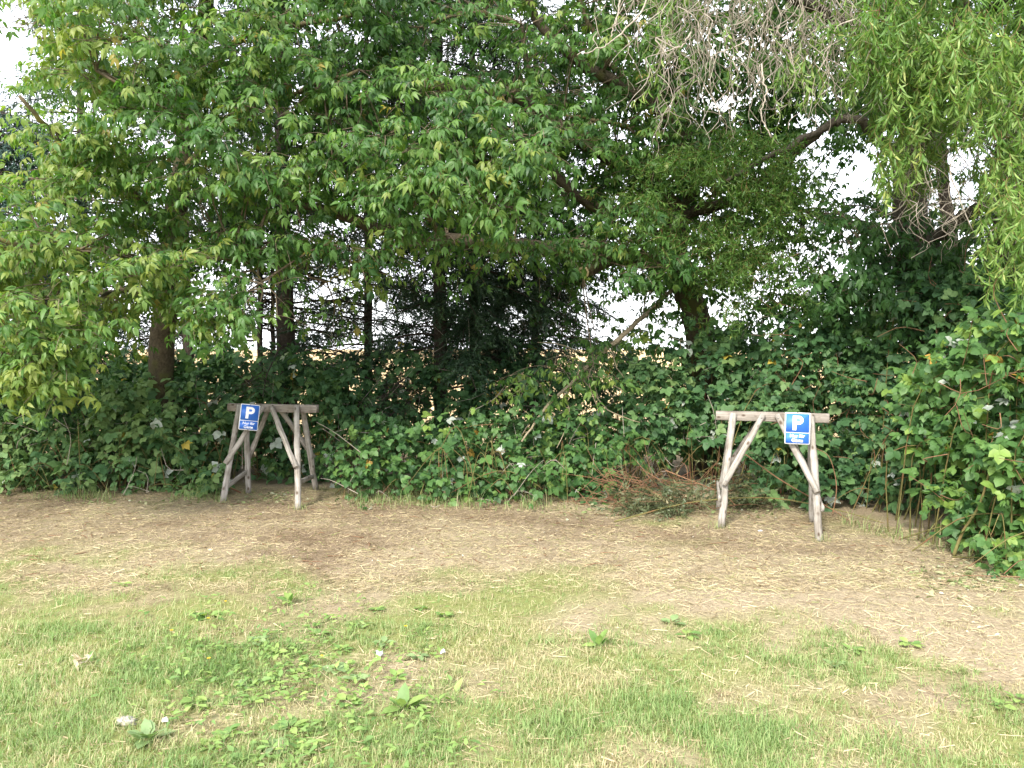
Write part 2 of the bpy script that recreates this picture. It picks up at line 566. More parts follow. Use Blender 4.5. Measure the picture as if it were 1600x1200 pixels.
def blades(x, y, length, width, lean, var, r=rng, z0=-0.004, m1=0.6, m2=1.35, simple=False):
    """three-triangle bent blades, or single-triangle ones for the far grass"""
    n = len(x)
    a = r.random(n) * 2 * math.pi
    d = np.stack([np.cos(a), np.sin(a), np.zeros(n)], -1)
    s = np.stack([-np.sin(a), np.cos(a), np.zeros(n)], -1)
    up = np.array([0, 0, 1.0])
    b = np.stack([x, y, gz(x, y) + z0], -1)
    L1, le = length[:, None], lean[:, None]
    mid = b + up * L1 * 0.55 * np.cos(le * m1) + d * L1 * 0.55 * np.sin(le * m1)
    tip = mid + up * L1 * 0.45 * np.cos(le * m2) + d * L1 * 0.45 * np.sin(le * m2)
    w = width[:, None] * 0.5
    if simple:
        v = np.stack([b - s * w * 1.2, b + s * w * 1.2, tip], 1).reshape(-1, 3)
        return v, np.arange(n * 3).reshape(-1, 3), np.repeat(var, 3)
    v = np.stack([b - s * w, b + s * w, mid - s * w * 0.8, mid + s * w * 0.8, tip], 1).reshape(-1, 3)
    k = np.arange(n)[:, None] * 5
    t = np.concatenate([k + np.array([[0, 1, 3]]), k + np.array([[0, 3, 2]]), k + np.array([[2, 3, 4]])])
    return v, t, np.repeat(var, 5)


def tufts(nt_, y0, y1, kmin, kmax, power, simple=False):
    """grass growing in small tufts of like blades"""
    x, y = scatter(nt_, y0, y1, 0.74, power=power)
    g0 = greenness(x, y)
    s0 = soil(x, y)
    keep = rng.random(nt_) < (0.07 + 0.98 * g0) * (1 - 0.8 * s0 * (1 - g0 * 0.6)) * sstep(7.8, 6.2, y)
    x, y, g0 = x[keep], y[keep], g0[keep]
    k = rng.integers(kmin, kmax, len(x))
    lush = np.clip(fbm(x, y, 0.8, 75, 2) + rng.normal(0, .18, len(x)), 0, 1.2)
    tv = np.clip(g0 * 0.42 + (fbm(x, y, 2.5, 55, 2) - 0.5) * 0.9 + rng.normal(0, 0.20, len(x)) + (lush - 0.5) * 0.45 + 0.08, 0, 1)
    sp = 0.010 + 0.022 * rng.random(len(x))
    ta = rng.random(len(x)) * 6.283
    R = lambda q: np.repeat(q, k)
    n = k.sum()
    bx, by = R(x) + rng.normal(0, 1, n) * R(sp), R(y) + rng.normal(0, 1, n) * R(sp)
    ln = (0.016 + 0.058 * R(lush) * (0.35 + 0.65 * R(g0))) * (0.4 + 0.95 * rng.random(n))
    lean = np.clip(0.25 + 1.1 * rng.random(n), 0, 1.5)
    return blades(bx, by, ln, 0.0018 + 0.0028 * rng.random(n), lean, np.clip(R(tv) + rng.normal(0, .13, n), 0, 1), simple=simple)


gb = Buf()
gb.put(*tufts(13000, 2.3, 4.6, 9, 20, 1.0))
gb.put(*tufts(15000, 4.4, 7.6, 5, 12, 1.0, True))
add('lawn_grass', gb.mesh('lawn_grass'), M['grass'], kind='stuff', label='short mixed green and yellowing grass of the lawn', cat='grass')

# a few lusher tussocks
tus = Buf()
for (px, py, k, h) in [(870, 1150, 900, .075), (1000, 1120, 900, .07), (640, 1180, 700, .07), (1200, 1170, 900, .07), (60, 1000, 700, .06), (120, 1150, 800, .06), (30, 1090, 700, .07),
                       (1240, 1050, 300, .07), (1330, 1020, 260, .05), (1180, 1030, 300, .05), (1540, 1110, 300, .06), (940, 1010, 300, .05), (450, 950, 200, .06), (1400, 1190, 600, .07)]:
    dd = CAMH * F / (py - 545)
    c = P(px, py, dd)
    x = c[0] + rng.normal(0, 0.11, k)
    y = c[1] + rng.normal(0, 0.13, k)
    q = blades(x, y, h * (0.5 + 0.7 * rng.random(k)), 0.0025 + 0.002 * rng.random(k), 0.2 + 1.1 * rng.random(k), np.clip(rng.normal(0.68, 0.2, k), 0, 1))
    tus.put(*q)
add('grass_tussocks', tus.mesh('grass_tussocks'), M['grass'], kind='stuff', label='longer greener tufts of grass scattered in the lawn', cat='grass')

# straw lying flat, thick in the mown band before the hedge
def strands(x, y, length, width, var):
    n = len(x)
    a = rng.random(n) * 6.283
    d = np.stack([np.cos(a), np.sin(a), rng.normal(0.05, 0.16, n)], -1)
    s_ = np.stack([-np.sin(a), np.cos(a), rng.normal(0, 0.5, n)], -1)
    c = np.stack([x, y, gz(x, y) + 0.004 + 0.016 * rng.random(n)], -1)
    e, w_ = d * length[:, None] * 0.5, s_ * width[:, None] * 0.5
    v = np.stack([c - e - w_, c - e + w_, c + e + w_ * 0.5, c + e - w_ * 0.5], 1).reshape(-1, 3)
    k = np.arange(n)[:, None] * 4
    return v, np.concatenate([k + np.array([[0, 1, 2]]), k + np.array([[0, 2, 3]])]), np.repeat(var, 4)


x, y = scatter(40000, 2.4, 5.6, 0.76)
x2, y2 = scatter(115000, 5.2, 9.2, 0.76)
x, y = np.concatenate([x, x2]), np.concatenate([y, y2])
g0 = greenness(x, y)
keep = (rng.random(len(x)) < np.clip(1.05 - 0.75 * g0, 0.12, 1)) & (y < hedge_base(x) + 0.7)
x, y = x[keep], y[keep]
n = len(x)
va = np.clip(rng.normal(0.47, 0.26, n) - 0.5 * (soil(x, y) - 0.2) + (fbm(x, y, 5.0, 65, 2) - 0.5) * 0.9, 0, 0.9)
va = np.where(rng.random(n) < 0.05, 0.97, va)
v, t, va = strands(x, y, (0.02 + 0.085 * rng.random(n) ** 2.0), 0.0016 + 0.003 * rng.random(n) ** 1.5, va)
add('mown_straw', mesh_tris('mown_straw', v, t, va), M['straw'], kind='stuff', label='dry mown straw and thatch lying before the hedge', cat='straw')


# ------------------------------------------------------------------ leaf templates
LOD = 0


def leaflet(L_, W_, fold=0.25, droop=0.25, off=(0, 0, 0), ang=0.0, pitch=0.0, shape=(0.30, 0.66, 1.0, 0.72), roll=0.0):
    t1, t2, w1, w2 = shape
    R = np.array(Matrix.Rotation(ang, 3, 'Z') @ Matrix.Rotation(pitch, 3, 'Y') @ Matrix.Rotation(roll, 3, 'X'))
    if LOD == 2:
        v = np.array([[0, 0, 0], [L_, 0, -droop * L_], [0.42 * L_, W_ * 0.5, fold * W_ * 0.6], [0.42 * L_, -W_ * 0.5, fold * W_ * 0.6]])
        return v @ R.T + np.asarray(off), np.array([[0, 1, 2], [0, 3, 1]])
    if LOD:
        q_ = 0.45
        v = np.array([[0, 0, 0], [q_ * L_, 0, -droop * L_ * q_ * q_], [L_, 0, -droop * L_], [q_ * L_, W_ * 0.5, fold * W_ * 0.5 - droop * L_ * q_ * q_], [q_ * L_, -W_ * 0.5, fold * W_ * 0.5 - droop * L_ * q_ * q_]])
        return v @ R.T + np.asarray(off), np.array([[0, 1, 3], [1, 2, 3], [0, 4, 1], [1, 4, 2]])
    ts = np.array([0, t1, t2, 1.0])
    mid = np.stack([ts * L_, np.zeros(4), -droop * L_ * ts ** 2], -1)
    e = []
    for s in (1, -1):
        for k, wk in ((1, w1), (2, w2)):
            e.append(mid[k] + np.array([-0.02 * L_, s * W_ * 0.5 * wk, fold * W_ * 0.5 * wk]))
    v = np.vstack([mid, e])      # 0..3 midrib, 4,5 left, 6,7 right
    t = np.array([[0, 1, 4], [1, 5, 4], [1, 2, 5], [2, 3, 5], [0, 6, 1], [1, 6, 7], [1, 7, 2], [2, 7, 3]])
    return v @ R.T + np.asarray(off), t


def stalk(a, b, w_=0.0022):
    a, b = np.asarray(a, float), np.asarray(b, float)
    s = np.array([0, w_ / 2, 0])
    return np.array([a - s, a + s, b + s, b - s]), np.array([[0, 1, 2], [0, 2, 3]])


def elder_leaf(r, s=1.0):
    b = Buf()
    L_ = (0.072 + 0.026 * r.random()) * s
    rl = (0.070 + 0.03 * r.random()) * s
    b.put(*stalk((0, 0, 0), (rl, 0, 0)))
    tip = (rl, 0, 0)
    b.put(*leaflet(L_, L_ * 0.42, 0.3, 0.4, tip, r.normal(0, 0.15), 0.5 + r.normal(0, .25), (0.36, 0.66, 1, 0.66)))
    for sd in (1, -1):
        b.put(*leaflet(L_ * 0.92, L_ * 0.34, 0.3, 0.4, (rl * 0.93, 0, 0), sd * (0.75 + r.normal(0, .15)), 0.45 + r.normal(0, .25), roll=r.normal(0, .3)))
        if r.random() < 0.85:
            b.put(*leaflet(L_ * 0.75, L_ * 0.30, 0.3, 0.4, (rl * 0.5, 0, 0), sd * (1.1 + r.normal(0, .15)), 0.4 + r.normal(0, .25), roll=r.normal(0, .3)))
    return np.concatenate(b.v), np.concatenate(b.t)


def bramble_leaf(r, s=1.0):
    b = Buf()
    L_ = (0.068 + 0.022 * r.random()) * s
    rl = 0.055 * s
    b.put(*stalk((0, 0, 0), (rl, 0, 0)))
    sh = (0.28, 0.68, 1.0, 0.86)
    b.put(*leaflet(L_, L_ * 0.78, 0.22, 0.2, (rl + 0.012, 0, 0), r.normal(0, .12), 0.15 + r.normal(0, .15), sh))
    for sd in (1, -1):
        b.put(*leaflet(L_ * 0.9, L_ * 0.68, 0.22, 0.2, (rl, 0, 0), sd * (1.15 + r.normal(0, .12)), 0.12 + r.normal(0, .18), sh, roll=r.normal(0, .2)))
    if r.random() < 0.5:
        for sd in (1, -1):
            b.put(*leaflet(L_ * 0.65, L_ * 0.48, 0.22, 0.2, (rl * 0.92, 0, -0.004), sd * (2.0 + r.normal(0, .12)), 0.1, sh))
    return np.concatenate(b.v), np.concatenate(b.t)


def willow_leaf(r, s=1.0):
    L_ = (0.06 + 0.035 * r.random()) * s
    W_ = 0.011 * s * (0.8 + .5 * r.random())
    k = 4 if LOD == 0 else 3
    curl = r.normal(0, 1.6)
    tw = r.normal(0, 1.2)
    q = np.linspace(0, 1, k)
    pos = [np.zeros(3)]
    an = 0.2
    for m_ in range(1, k):
        an += curl / (k - 1)
        pos.append(pos[-1] + np.array([math.cos(an), 0, -math.sin(an)]) * L_ / (k - 1))
    pos = np.array(pos)
    wd = np.array([0.25, 1, 0.85, 0.02] if k == 4 else [0.35, 1, 0.02]) * W_ / 2
    sd = np.stack([np.zeros(k), np.cos(tw * q), np.sin(tw * q)], -1)
    v = np.concatenate([pos - sd * wd[:, None], pos + sd * wd[:, None]])
    t = []
    for m_ in range(k - 1):
        t += [[m_, m_ + 1, k + m_ + 1], [m_, k + m_ + 1, k + m_]]
    return v, np.array(t)


def needle_spray(r, s=1.0):
    """a short twig feathered with needles"""
    b = Buf()
    n_ = 13
    L_ = 0.25 * s
    b.put(*stalk((0, 0, 0), (L_, 0, -0.04 * s), 0.004))
    for q in np.linspace(0.05, 1, n_):
        a_ = r.random() * 2 * math.pi
        d_ = norm(np.array([0.8, math.cos(a_), math.sin(a_) * 0.6 - 0.25]))
        p0 = np.array([q * L_, 0, -0.04 * s * q * q])
        l_ = (0.035 + 0.03 * r.random()) * s
        w_ = norm(np.cross(d_, r.normal(size=3))) * 0.009 * s
        b.put(np.array([p0 - w_, p0 + w_, p0 + d_ * l_]), np.array([[0, 1, 2]]))
    return np.concatenate(b.v), np.concatenate(b.t)


tr_ = np.random.default_rng(3)
TPL = {
    'elder': [elder_leaf(tr_) for _ in range(10)],
    'bramble': [bramble_leaf(tr_) for _ in range(10)],
    'willow': [willow_leaf(tr_) for _ in range(16)],
    'needle': [needle_spray(tr_) for _ in range(8)],
}
LOD = 1
TPL['elder_far'] = [elder_leaf(tr_, 1.06) for _ in range(10)]
TPL['bramble_far'] = [bramble_leaf(tr_, 1.06) for _ in range(10)]
TPL['willow_far'] = [willow_leaf(tr_, 1.06) for _ in range(14)]
TPL['needle_far'] = TPL['needle']
LOD = 2
TPL['elder_deep'] = [elder_leaf(tr_, 1.06) for _ in range(10)]
TPL['bramble_deep'] = [bramble_leaf(tr_, 1.06) for _ in range(10)]
TPL['willow_deep'] = TPL['willow_far']
TPL['needle_deep'] = TPL['needle']
LOD = 0


def frames(axis, nhint):
    x_ = norm(axis)
    y_ = norm(np.cross(nhint, x_))
    z_ = np.cross(x_, y_)
    return np.stack([x_, y_, z_], -1)      # columns


def place(kind, pos, rot, scl, var, buf, r=rng):
    """vectorised copies of the templates of one leaf kind into buf"""
    tp = TPL[kind]
    which = r.integers(0, len(tp), len(pos))
    for k, (v, t) in enumerate(tp):
        s_ = np.nonzero(which == k)[0]
        if len(s_) == 0:
            continue
        vv = np.einsum('nij,vj->nvi', rot[s_], v) * scl[s_][:, None, None] + pos[s_][:, None, :]
        tt = t[None] + (np.arange(len(s_)) * len(v))[:, None, None]
        buf.put(vv.reshape(-1, 3), tt.reshape(-1, 3), np.repeat(var[s_], len(v)))


LEAFMESH = {}


def leaf_mesh(kind, mat, k, vb):
    key = (kind, mat, k, vb)
    if key not in LEAFMESH:
        v, t = TPL[kind][k]
        me_ = mesh_tris('leaf', v, t, np.full(len(v), (vb + 0.5) / 24.0))
        me_.materials.append(M[mat])
        LEAFMESH[key] = me_
    return LEAFMESH[key]


def foliage(root, origin, kind, mat, pos, axis, nh, scl, var, nobj=260, name='foliage', leafname='leaf', cell=15, lod_d=7.1):
    """leaves of one plant: those that show largest become leaf objects, the rest one joined part"""
    origin = np.asarray(origin, float)
    rot = frames(axis, nh)
    px, py, dd = proj(pos)
    vis = (px > -20) & (px < 1620) & (py > -20) & (py < 1220)
    pick = np.zeros(len(pos), bool)
    if nobj:
        idx = np.nonzero(vis)[0]
        idx = idx[np.argsort(dd[idx])]
        seen, chosen = {}, []
        for q in idx:
            kk = (int(px[q] // cell), int(py[q] // cell))
            if kk in seen:
                continue
            seen[kk] = 1
            chosen.append(q)
        chosen = sorted(chosen, key=lambda q: dd[q] / scl[q])[:nobj]
        pick[chosen] = True
        for q in chosen:
            k = int(rng.integers(0, len(TPL[kind])))
            vb = int(min(23, max(0, var[q] * 24)))
            mt = Matrix([list(rot[q][0]) + [0], list(rot[q][1]) + [0], list(rot[q][2]) + [0], [0, 0, 0, 1]])
            mt = Matrix.Translation(Vector(pos[q] - origin)) @ mt @ Matrix.Diagonal((scl[q], scl[q], scl[q], 1))
            add(leafname, leaf_mesh(kind, mat, k, vb), parent=root, matrix=mt)
    b = Buf()
    far_out = (px < -110) | (px > 1710) | (py < -110)
    thin_ = far_out & (rng.random(len(pos)) < 0.74)
    scl = np.where(far_out, scl * 1.7, scl)
    near_ = (dd < lod_d) & vis
    deep_ = ~near_ & ((dd > 8.9) | far_out)
    for s_, kd in ((~pick & ~thin_ & near_, kind), (~pick & ~thin_ & ~near_ & ~deep_, kind + '_far'), (~pick & ~thin_ & deep_, kind + '_deep')):
        if s_.any():
            place(kd, pos[s_], rot[s_], scl[s_], var[s_], b)
    add(name, b.mesh(name, origin), M[mat], root, kind='stuff')


def limb(root, origin, name, pts, rad, mat, sides=10, nseg=26, rough=0.10, jit=0.012):
    path = spline(pts, nseg)
    path[1:-1] += rng.normal(0, jit, (nseg - 2, 3))
    v, t = tube(path, rad, sides, rough, seed=int(rng.integers(1e6)))
    add(name, mesh_tris(name, v - np.asarray(origin), t, None, True), M[mat], root)
    return path


def lobes(poly, spacing, dfun, jitter=0.35, r=rng):
    """clump centres on a jittered hexagonal lattice inside a photograph polygon"""
    xs_ = [p_[0] for p_ in poly]
    ys_ = [p_[1] for p_ in poly]
    o_ = []
    row = 0
    yy = min(ys_)
    while yy < max(ys_):
        xx = min(xs_) + (row % 2) * spacing * 0.5
        while xx < max(xs_):
            a_ = xx + r.normal(0, jitter * spacing)
            b_ = yy + r.normal(0, jitter * spacing)
            if inpoly(a_, b_, poly):
                o_.append(P(a_, b_, dfun(a_, b_)))
            xx += spacing
        yy += spacing * 0.86
        row += 1
    return np.array(o_)


HOLES = [(962, 88, 26, 18), (1285, 210, 30, 22), (1345, 250, 26, 44), (1315, 300, 28, 14), (1490, 262, 30, 34), (1130, 150, 60, 20), (1262, 190, 30, 20), (965, 205, 24, 18), (905, 90, 12, 10),
         (985, 480, 70, 45), (940, 445, 55, 35), (925, 500, 40, 30), (1060, 520, 30, 22), (1110, 300, 18, 18), (1080, 335, 14, 14), (1090, 405, 24, 14), (480, 455, 40, 26), (520, 440, 45, 28), (570, 470, 14, 14), (640, 520, 30, 14),
         (890, 235, 14, 10), (500, 500, 35, 22), (1010, 410, 26, 12), (890, 460, 16, 22), (1180, 435, 10, 24), (1215, 510, 10, 16), (30, 60, 36, 66), (1000, 30, 14, 40), (860, 15, 25, 10), (1530, 90, 8, 8)]


def inhole(pts, grow=1.0):
    px, py, _ = proj(pts)
    r_ = np.zeros(len(pts), bool)
    for (hx, hy, a_, b_) in HOLES:
        r_ |= ((px - hx) / (a_ * grow)) ** 2 + ((py - hy) / (b_ * grow)) ** 2 < 1
    return r_


def branch_to(buf, skeleton, c, r0=0.012, r1=0.004, sag=0.12):
    d_ = np.linalg.norm(skeleton - c, axis=1)
    k = int(np.argmin(d_ + 0.35 * np.maximum(0, skeleton[:, 2] - c[2])))
    a_ = skeleton[k]
    mid = (a_ + c) / 2 + rng.normal(0, 0.06, 3) + np.array([0, 0, sag * d_[k] * 0.5])
    buf.put(*tube(spline([a_, mid, c], 6), np.linspace(r0, r1, 6), 4, cap=False))


def elder_shoots(cs, rad, nsh, nlv, bias, r=rng, var0=0.5, flat=0.72):
    """box elder shoots round clump centres: leaf positions, axes, normals, plus twig paths"""
    P_, A_, N_, V_, tw = [], [], [], [], []
    for c in cs:
        lobe_v = var0 + r.normal(0, 0.13)
        rr = rad * (0.75 + 0.5 * r.random())
        for _ in range(nsh):
            d_ = norm(r.normal(size=3) * np.array([1, 1, flat]) + bias * 0.35)
            s_ = rr * (0.30 + 0.6 * r.random())
            p0 = c + d_ * s_ * np.array([1, 1, flat])
            dirn = norm(d_ * np.array([1, 1, 0.4]) + bias * 0.7 + np.array([0, 0, -0.10]) + r.normal(0, .2, 3))
            ln = 0.20 + 0.16 * r.random()
            q = np.linspace(0, 1, nlv)
            path = p0 + dirn * ln * q[:, None] + np.array([0, 0, -0.10]) * (q ** 2)[:, None]
            tw.append(np.vstack([c + (p0 - c) * 0.3, path[::max(1, nlv // 3)]]))
            side = norm(np.cross(dirn, [0, 0, 1]))
            for k in range(nlv):
                sd = 1 if k % 2 else -1
                ax = norm(dirn * (0.45 + 0.5 * (k == nlv - 1)) + side * sd * (0.75 if k < nlv - 1 else 0.1) + np.array([0, 0, -0.36]) + r.normal(0, .32, 3))
                P_.append(path[k])
                A_.append(ax)
                N_.append(norm(np.array([-0.12, -0.35, 1.0]) + d_ * 0.35 + r.normal(0, .42, 3)))
                V_.append(lobe_v + r.normal(0, 0.18))
    return np.array(P_), np.array(A_), np.array(N_), np.clip(np.array(V_), 0, 0.93), tw


def twigs_part(root, origin, tw, buf=None, mat='twig', rad=0.0042, name='twigs'):
    b = buf or Buf()
    for p_ in tw:
        b.put(*tube(p_, np.linspace(rad, rad * 0.5, len(p_)), 3, cap=False))
    add(name, b.mesh(name, origin), M[mat], root, kind='stuff')


TOCAM = np.array([0, -1.0, 0])

# ------------------------------------------------------------------ box elder on the left
o0 = np.array([*P(250, 700, 9.6)[:2], 0.0])
t1 = thing('box_elder_tree', 'box elder at the left with yellow-green drooping leaves over the brambles', 'tree', o0)
G = lambda px, d: np.array([(px - 800) / F * d, d, -0.1])
sk = []
tp = limb(t1, o0, 'trunk', [G(250, 9.6), P(252, 560, 9.6), P(268, 380, 9.4), P(300, 170, 9.2), P(330, -60, 9.0), P(350, -300, 8.9)], [0.17, 0.05], 'bark', 12, 34)
sk.append(tp[12:])
for pts, rad in [
    ([P(270, 370, 9.4), P(210, 300, 8.8), P(150, 240, 8.0), P(80, 200, 7.2), P(30, 150, 6.9)], [0.055, 0.015]),
    ([P(285, 270, 9.3), P(340, 200, 8.6), P(400, 165, 8.2), P(480, 140, 7.9), P(560, 110, 7.7)], [0.05, 0.014]),
    ([P(300, 165, 9.2), P(340, 95, 8.6), P(400, 48, 8.2), P(480, 38, 8.0), P(560, 20, 7.9)], [0.05, 0.016]),
    ([P(262, 430, 9.4), P(200, 400, 8.6), P(110, 390, 7.6), P(20, 380, 7.0), P(-80, 360, 6.8)], [0.05, 0.014]),
    ([P(258, 470, 9.5), P(190, 455, 8.6), P(130, 480, 7.7), P(80, 530, 7.2)], [0.035, 0.008]),
    ([P(275, 340, 9.3), P(310, 360, 8.4), P(360, 390, 7.8), P(410, 440, 7.5)], [0.035, 0.008]),
    ([P(310, 100, 9.1), P(220, 60, 8.4), P(130, 70, 7.6), P(60, 60, 7.2)], [0.04, 0.01]),
    ([P(325, -40, 9.0), P(250, -120, 8.2), P(170, -160, 7.6)], [0.04, 0.01]),
    ([P(330, -60, 9.0), P(430, -130, 8.2), P(540, -160, 7.8)], [0.04, 0.01]),
    ([P(290, 230, 9.3), P(250, 160, 8.4), P(200, 130, 7.6), P(150, 110, 7.0)], [0.035, 0.008]),
]:
    sk.append(limb(t1, o0, 'limb', pts, rad, 'lichen', 8, 18))
sk = np.concatenate(sk)
polyA = [(80, -350), (85, 0), (30, 45), (30, 110), (48, 190), (80, 240), (160, 258), (60, 285), (-250, 270), (-250, 600), (60, 580), (100, 575), (150, 540), (200, 505), (290, 480), (370, 465), (430, 420), (455, 370), (490, 310), (560, 330), (620, 290), (640, 120), (640, -350)]
d1 = lambda a_, b_: 6.5 + 0.0014 * max(0, a_) + 1.2 * rng.random() + (0.5 if b_ < -50 else 0)
d2 = lambda a_, b_: 7.9 + 1.3 * rng.random()
c1 = lobes(polyA, 62, d1)
c2 = lobes(polyA, 80, d2)
ex = P([418, 395, 350, 120, 70, 100, 520, 545, 300, 95, 40, 70, 160], [448, 500, 470, 560, 470, 590, 250, 385, 500, 545, 585, 560, 520], [7.3, 7.4, 7.3, 6.8, 6.6, 6.9, 7.6, 7.6, 7.5, 6.8, 6.9, 6.8, 7.0])
bb = Buf()
for c in np.concatenate([c1, c2, ex]):
    branch_to(bb, sk, c)
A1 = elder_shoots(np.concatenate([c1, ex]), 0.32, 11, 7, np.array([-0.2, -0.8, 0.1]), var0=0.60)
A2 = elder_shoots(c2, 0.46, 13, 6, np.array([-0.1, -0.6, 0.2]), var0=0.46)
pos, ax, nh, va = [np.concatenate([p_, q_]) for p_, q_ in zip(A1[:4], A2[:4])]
# sunlit side put into the leaf colour: yellower and lighter towards the left
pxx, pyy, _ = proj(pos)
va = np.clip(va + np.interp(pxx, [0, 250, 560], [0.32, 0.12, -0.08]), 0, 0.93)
va = np.where(rng.random(len(va)) < 0.012, 0.98, va)
ok = ~(inhole(pos) & (rng.random(len(pos)) < 0.9))
ok &= ~inpoly(pxx, pyy, [(395, 400), (560, 395), (560, 560), (395, 560)]) | (rng.random(len(pos)) < 0.25)
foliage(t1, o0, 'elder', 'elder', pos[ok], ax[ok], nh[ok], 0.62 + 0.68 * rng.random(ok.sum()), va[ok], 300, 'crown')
twigs_part(t1, o0, A1[4] + A2[4][::3], bb)

# ------------------------------------------------------------------ box elder in the middle, with the long mossy limbs
o0 = np.array([*G(1100, 10.2)[:2], 0.0])
t2 = thing('box_elder_tree', 'big box elder in the middle with leaning trunk and long mossy limbs', 'tree', o0)
sk = []
limb(t2, o0, 'trunk', [G(1112, 10.2), P(1104, 620, 10.2), P(1088, 500, 10.1), P(1060, 415, 9.9), P(1052, 330, 9.8)], [0.24, 0.17, 0.12], 'bark', 14, 24, 0.08)
for pts, rad in [
    ([P(1062, 420, 9.9), P(980, 400, 9.4), P(870, 392, 8.9), P(740, 380, 8.5), P(640, 368, 8.2), P(560, 345, 8.0), P(490, 325, 7.9), P(420, 295, 7.8)], [0.10, 0.085, 0.06, 0.02]),
    ([P(1052, 345, 9.8), P(1020, 285, 9.7), P(960, 245, 9.5), P(885, 205, 9.2), P(800, 150, 8.8), P(700, 135, 8.4), P(620, 118, 8.1)], [0.13, 0.11, 0.07, 0.03]),
    ([P(1055, 350, 9.8), P(1085, 260, 9.8), P(1050, 190, 9.6), P(990, 145, 9.3), P(905, 95, 9.0), P(840, 30, 8.8), P(800, -100, 8.6)], [0.11, 0.08, 0.03]),
    ([P(1085, 265, 9.8), P(1064, 150, 9.9), P(1056, 0, 9.9), P(1062, -220, 9.8)], [0.085, 0.05]),
    ([P(960, 345, 9.5), P(885, 290, 9.3), P(850, 240, 9.2), P(832, 170, 9.1), P(815, 40, 9.0)], [0.07, 0.03]),
    ([P(1056, 335, 9.8), P(1150, 310, 9.8), P(1240, 240, 9.9), P(1300, 195, 9.8), P(1380, 160, 9.6)], [0.075, 0.03]),
    ([P(1045, 395, 9.9), P(990, 330, 9.5), P(960, 330, 9.3)], [0.06, 0.05]),
    ([P(1075, 215, 9.7), P(1010, 205, 9.4), P(950, 190, 9.1), P(880, 180, 8.9)], [0.04, 0.015]),
    ([P(990, 145, 9.3), P(930, 60, 9.0), P(880, -60, 8.7)], [0.04, 0.015]),
    ([P(700, 375, 8.4), P(650, 320, 7.9), P(600, 280, 7.6)], [0.03, 0.01]),
    ([P(800, 150, 8.8), P(770, 200, 8.0), P(720, 250, 7.4), P(700, 290, 7.2)], [0.03, 0.01]),
    ([P(815, 40, 9.0), P(740, 20, 8.6), P(660, 40, 8.2)], [0.03, 0.01]),
    ([P(640, 368, 8.2), P(560, 410, 8.2), P(510, 440, 8.1)], [0.02, 0.008]),
]:
    sk.append(limb(t2, o0, 'limb', pts, rad, 'lichen' if rad[0] < 0.06 else 'bark', 10, 26))
sk = np.concatenate(sk)
# sawn limb stubs with pale ends
for (px, py, d_, r_, qx, qy, qd) in [(912, 425, 8.8, 0.072, 955, 404, 9.35)]:
    a_, b_ = P(px, py, d_), P(qx, qy, qd)
    limb(t2, o0, 'cut_limb', [b_, (a_ + b_) / 2, a_], [r_ * 1.15, r_], 'bark', 12, 8, 0.04, 0.002)
    dn = norm(a_ - b_)
    v, t = tube(np.array([a_ + dn * 0.0005, a_ + dn * 0.008]), [r_ * 0.93, r_ * 0.9], 16)
    add('sawn_end', mesh_tris('sawn_end', v - o0, t), M['cutwood'], t2)
polyC1 = [(575, 190), (620, 140), (760, 140), (800, 190), (845, 215), (835, 300), (830, 345), (780, 355), (640, 345), (595, 325), (570, 300)]
polyC2 = [(600, -350), (1330, -350), (1330, -60), (1060, -30), (1050, 50), (1010, 120), (1050, 180), (1060, 250), (960, 270), (880, 300), (820, 220), (740, 150), (600, 140)]
polyC3 = [(885, 350), (960, 310), (1040, 320), (1060, 400), (1040, 440), (960, 410), (890, 400)]
polyC4 = [(600, 130), (760, 100), (860, 200), (900, 340), (860, 380), (740, 370), (600, 350), (480, 400), (440, 300)]
c1 = lobes(polyC1, 58, lambda a_, b_: 6.9 + 0.7 * rng.random())
c2 = lobes(polyC2, 62, lambda a_, b_: 7.9 + 1.8 * rng.random())
c3 = lobes(polyC3, 52, lambda a_, b_: 8.2 + 0.9 * rng.random())
c4 = np.concatenate([lobes(polyC4, 80, lambda a_, b_: 8.6 + 1.2 * rng.random()), lobes([(860, 60), (1010, 20), (1230, 90), (1260, 260), (1200, 440), (1120, 470), (1000, 440), (880, 400), (840, 200)], 52, lambda a_, b_: 9.3 + 1.4 * rng.random())])
ex = P([545, 520, 560, 500, 860, 830, 905, 950, 1015, 1130, 1180, 930, 1070, 1100, 1040, 1120, 1085, 1010, 960, 900, 1000, 1050, 935, 1150, 480, 440, 610, 660, 720, 780, 840, 620, 700, 770, 830, 880, 470, 520, 580], [405, 370, 425, 330, 575, 590, 565, 375, 460, 340, 400, 585, 400, 430, 365, 385, 350, 420, 405, 395, 520, 480, 540, 440, 410, 380, 400, 395, 400, 395, 405, 360, 375, 375, 380, 390, 470, 500, 450], [7.9, 7.9, 8.0, 7.9, 8.7, 8.8, 8.6, 8.4, 9.2, 9.5, 9.3, 8.6, 9.3, 9.4, 9.2, 9.3, 9.2, 9.0, 8.7, 8.5, 9.3, 9.5, 9.1, 9.3, 7.7, 7.7, 7.9, 8.0, 8.1, 8.2, 8.4, 7.9, 8.0, 8.1, 8.3, 8.4, 8.6, 8.8, 8.6])
bb = Buf()
for c in np.concatenate([c1, c2, c3, c4, ex[:4], ex[7:]]):
    branch_to(bb, sk, c)
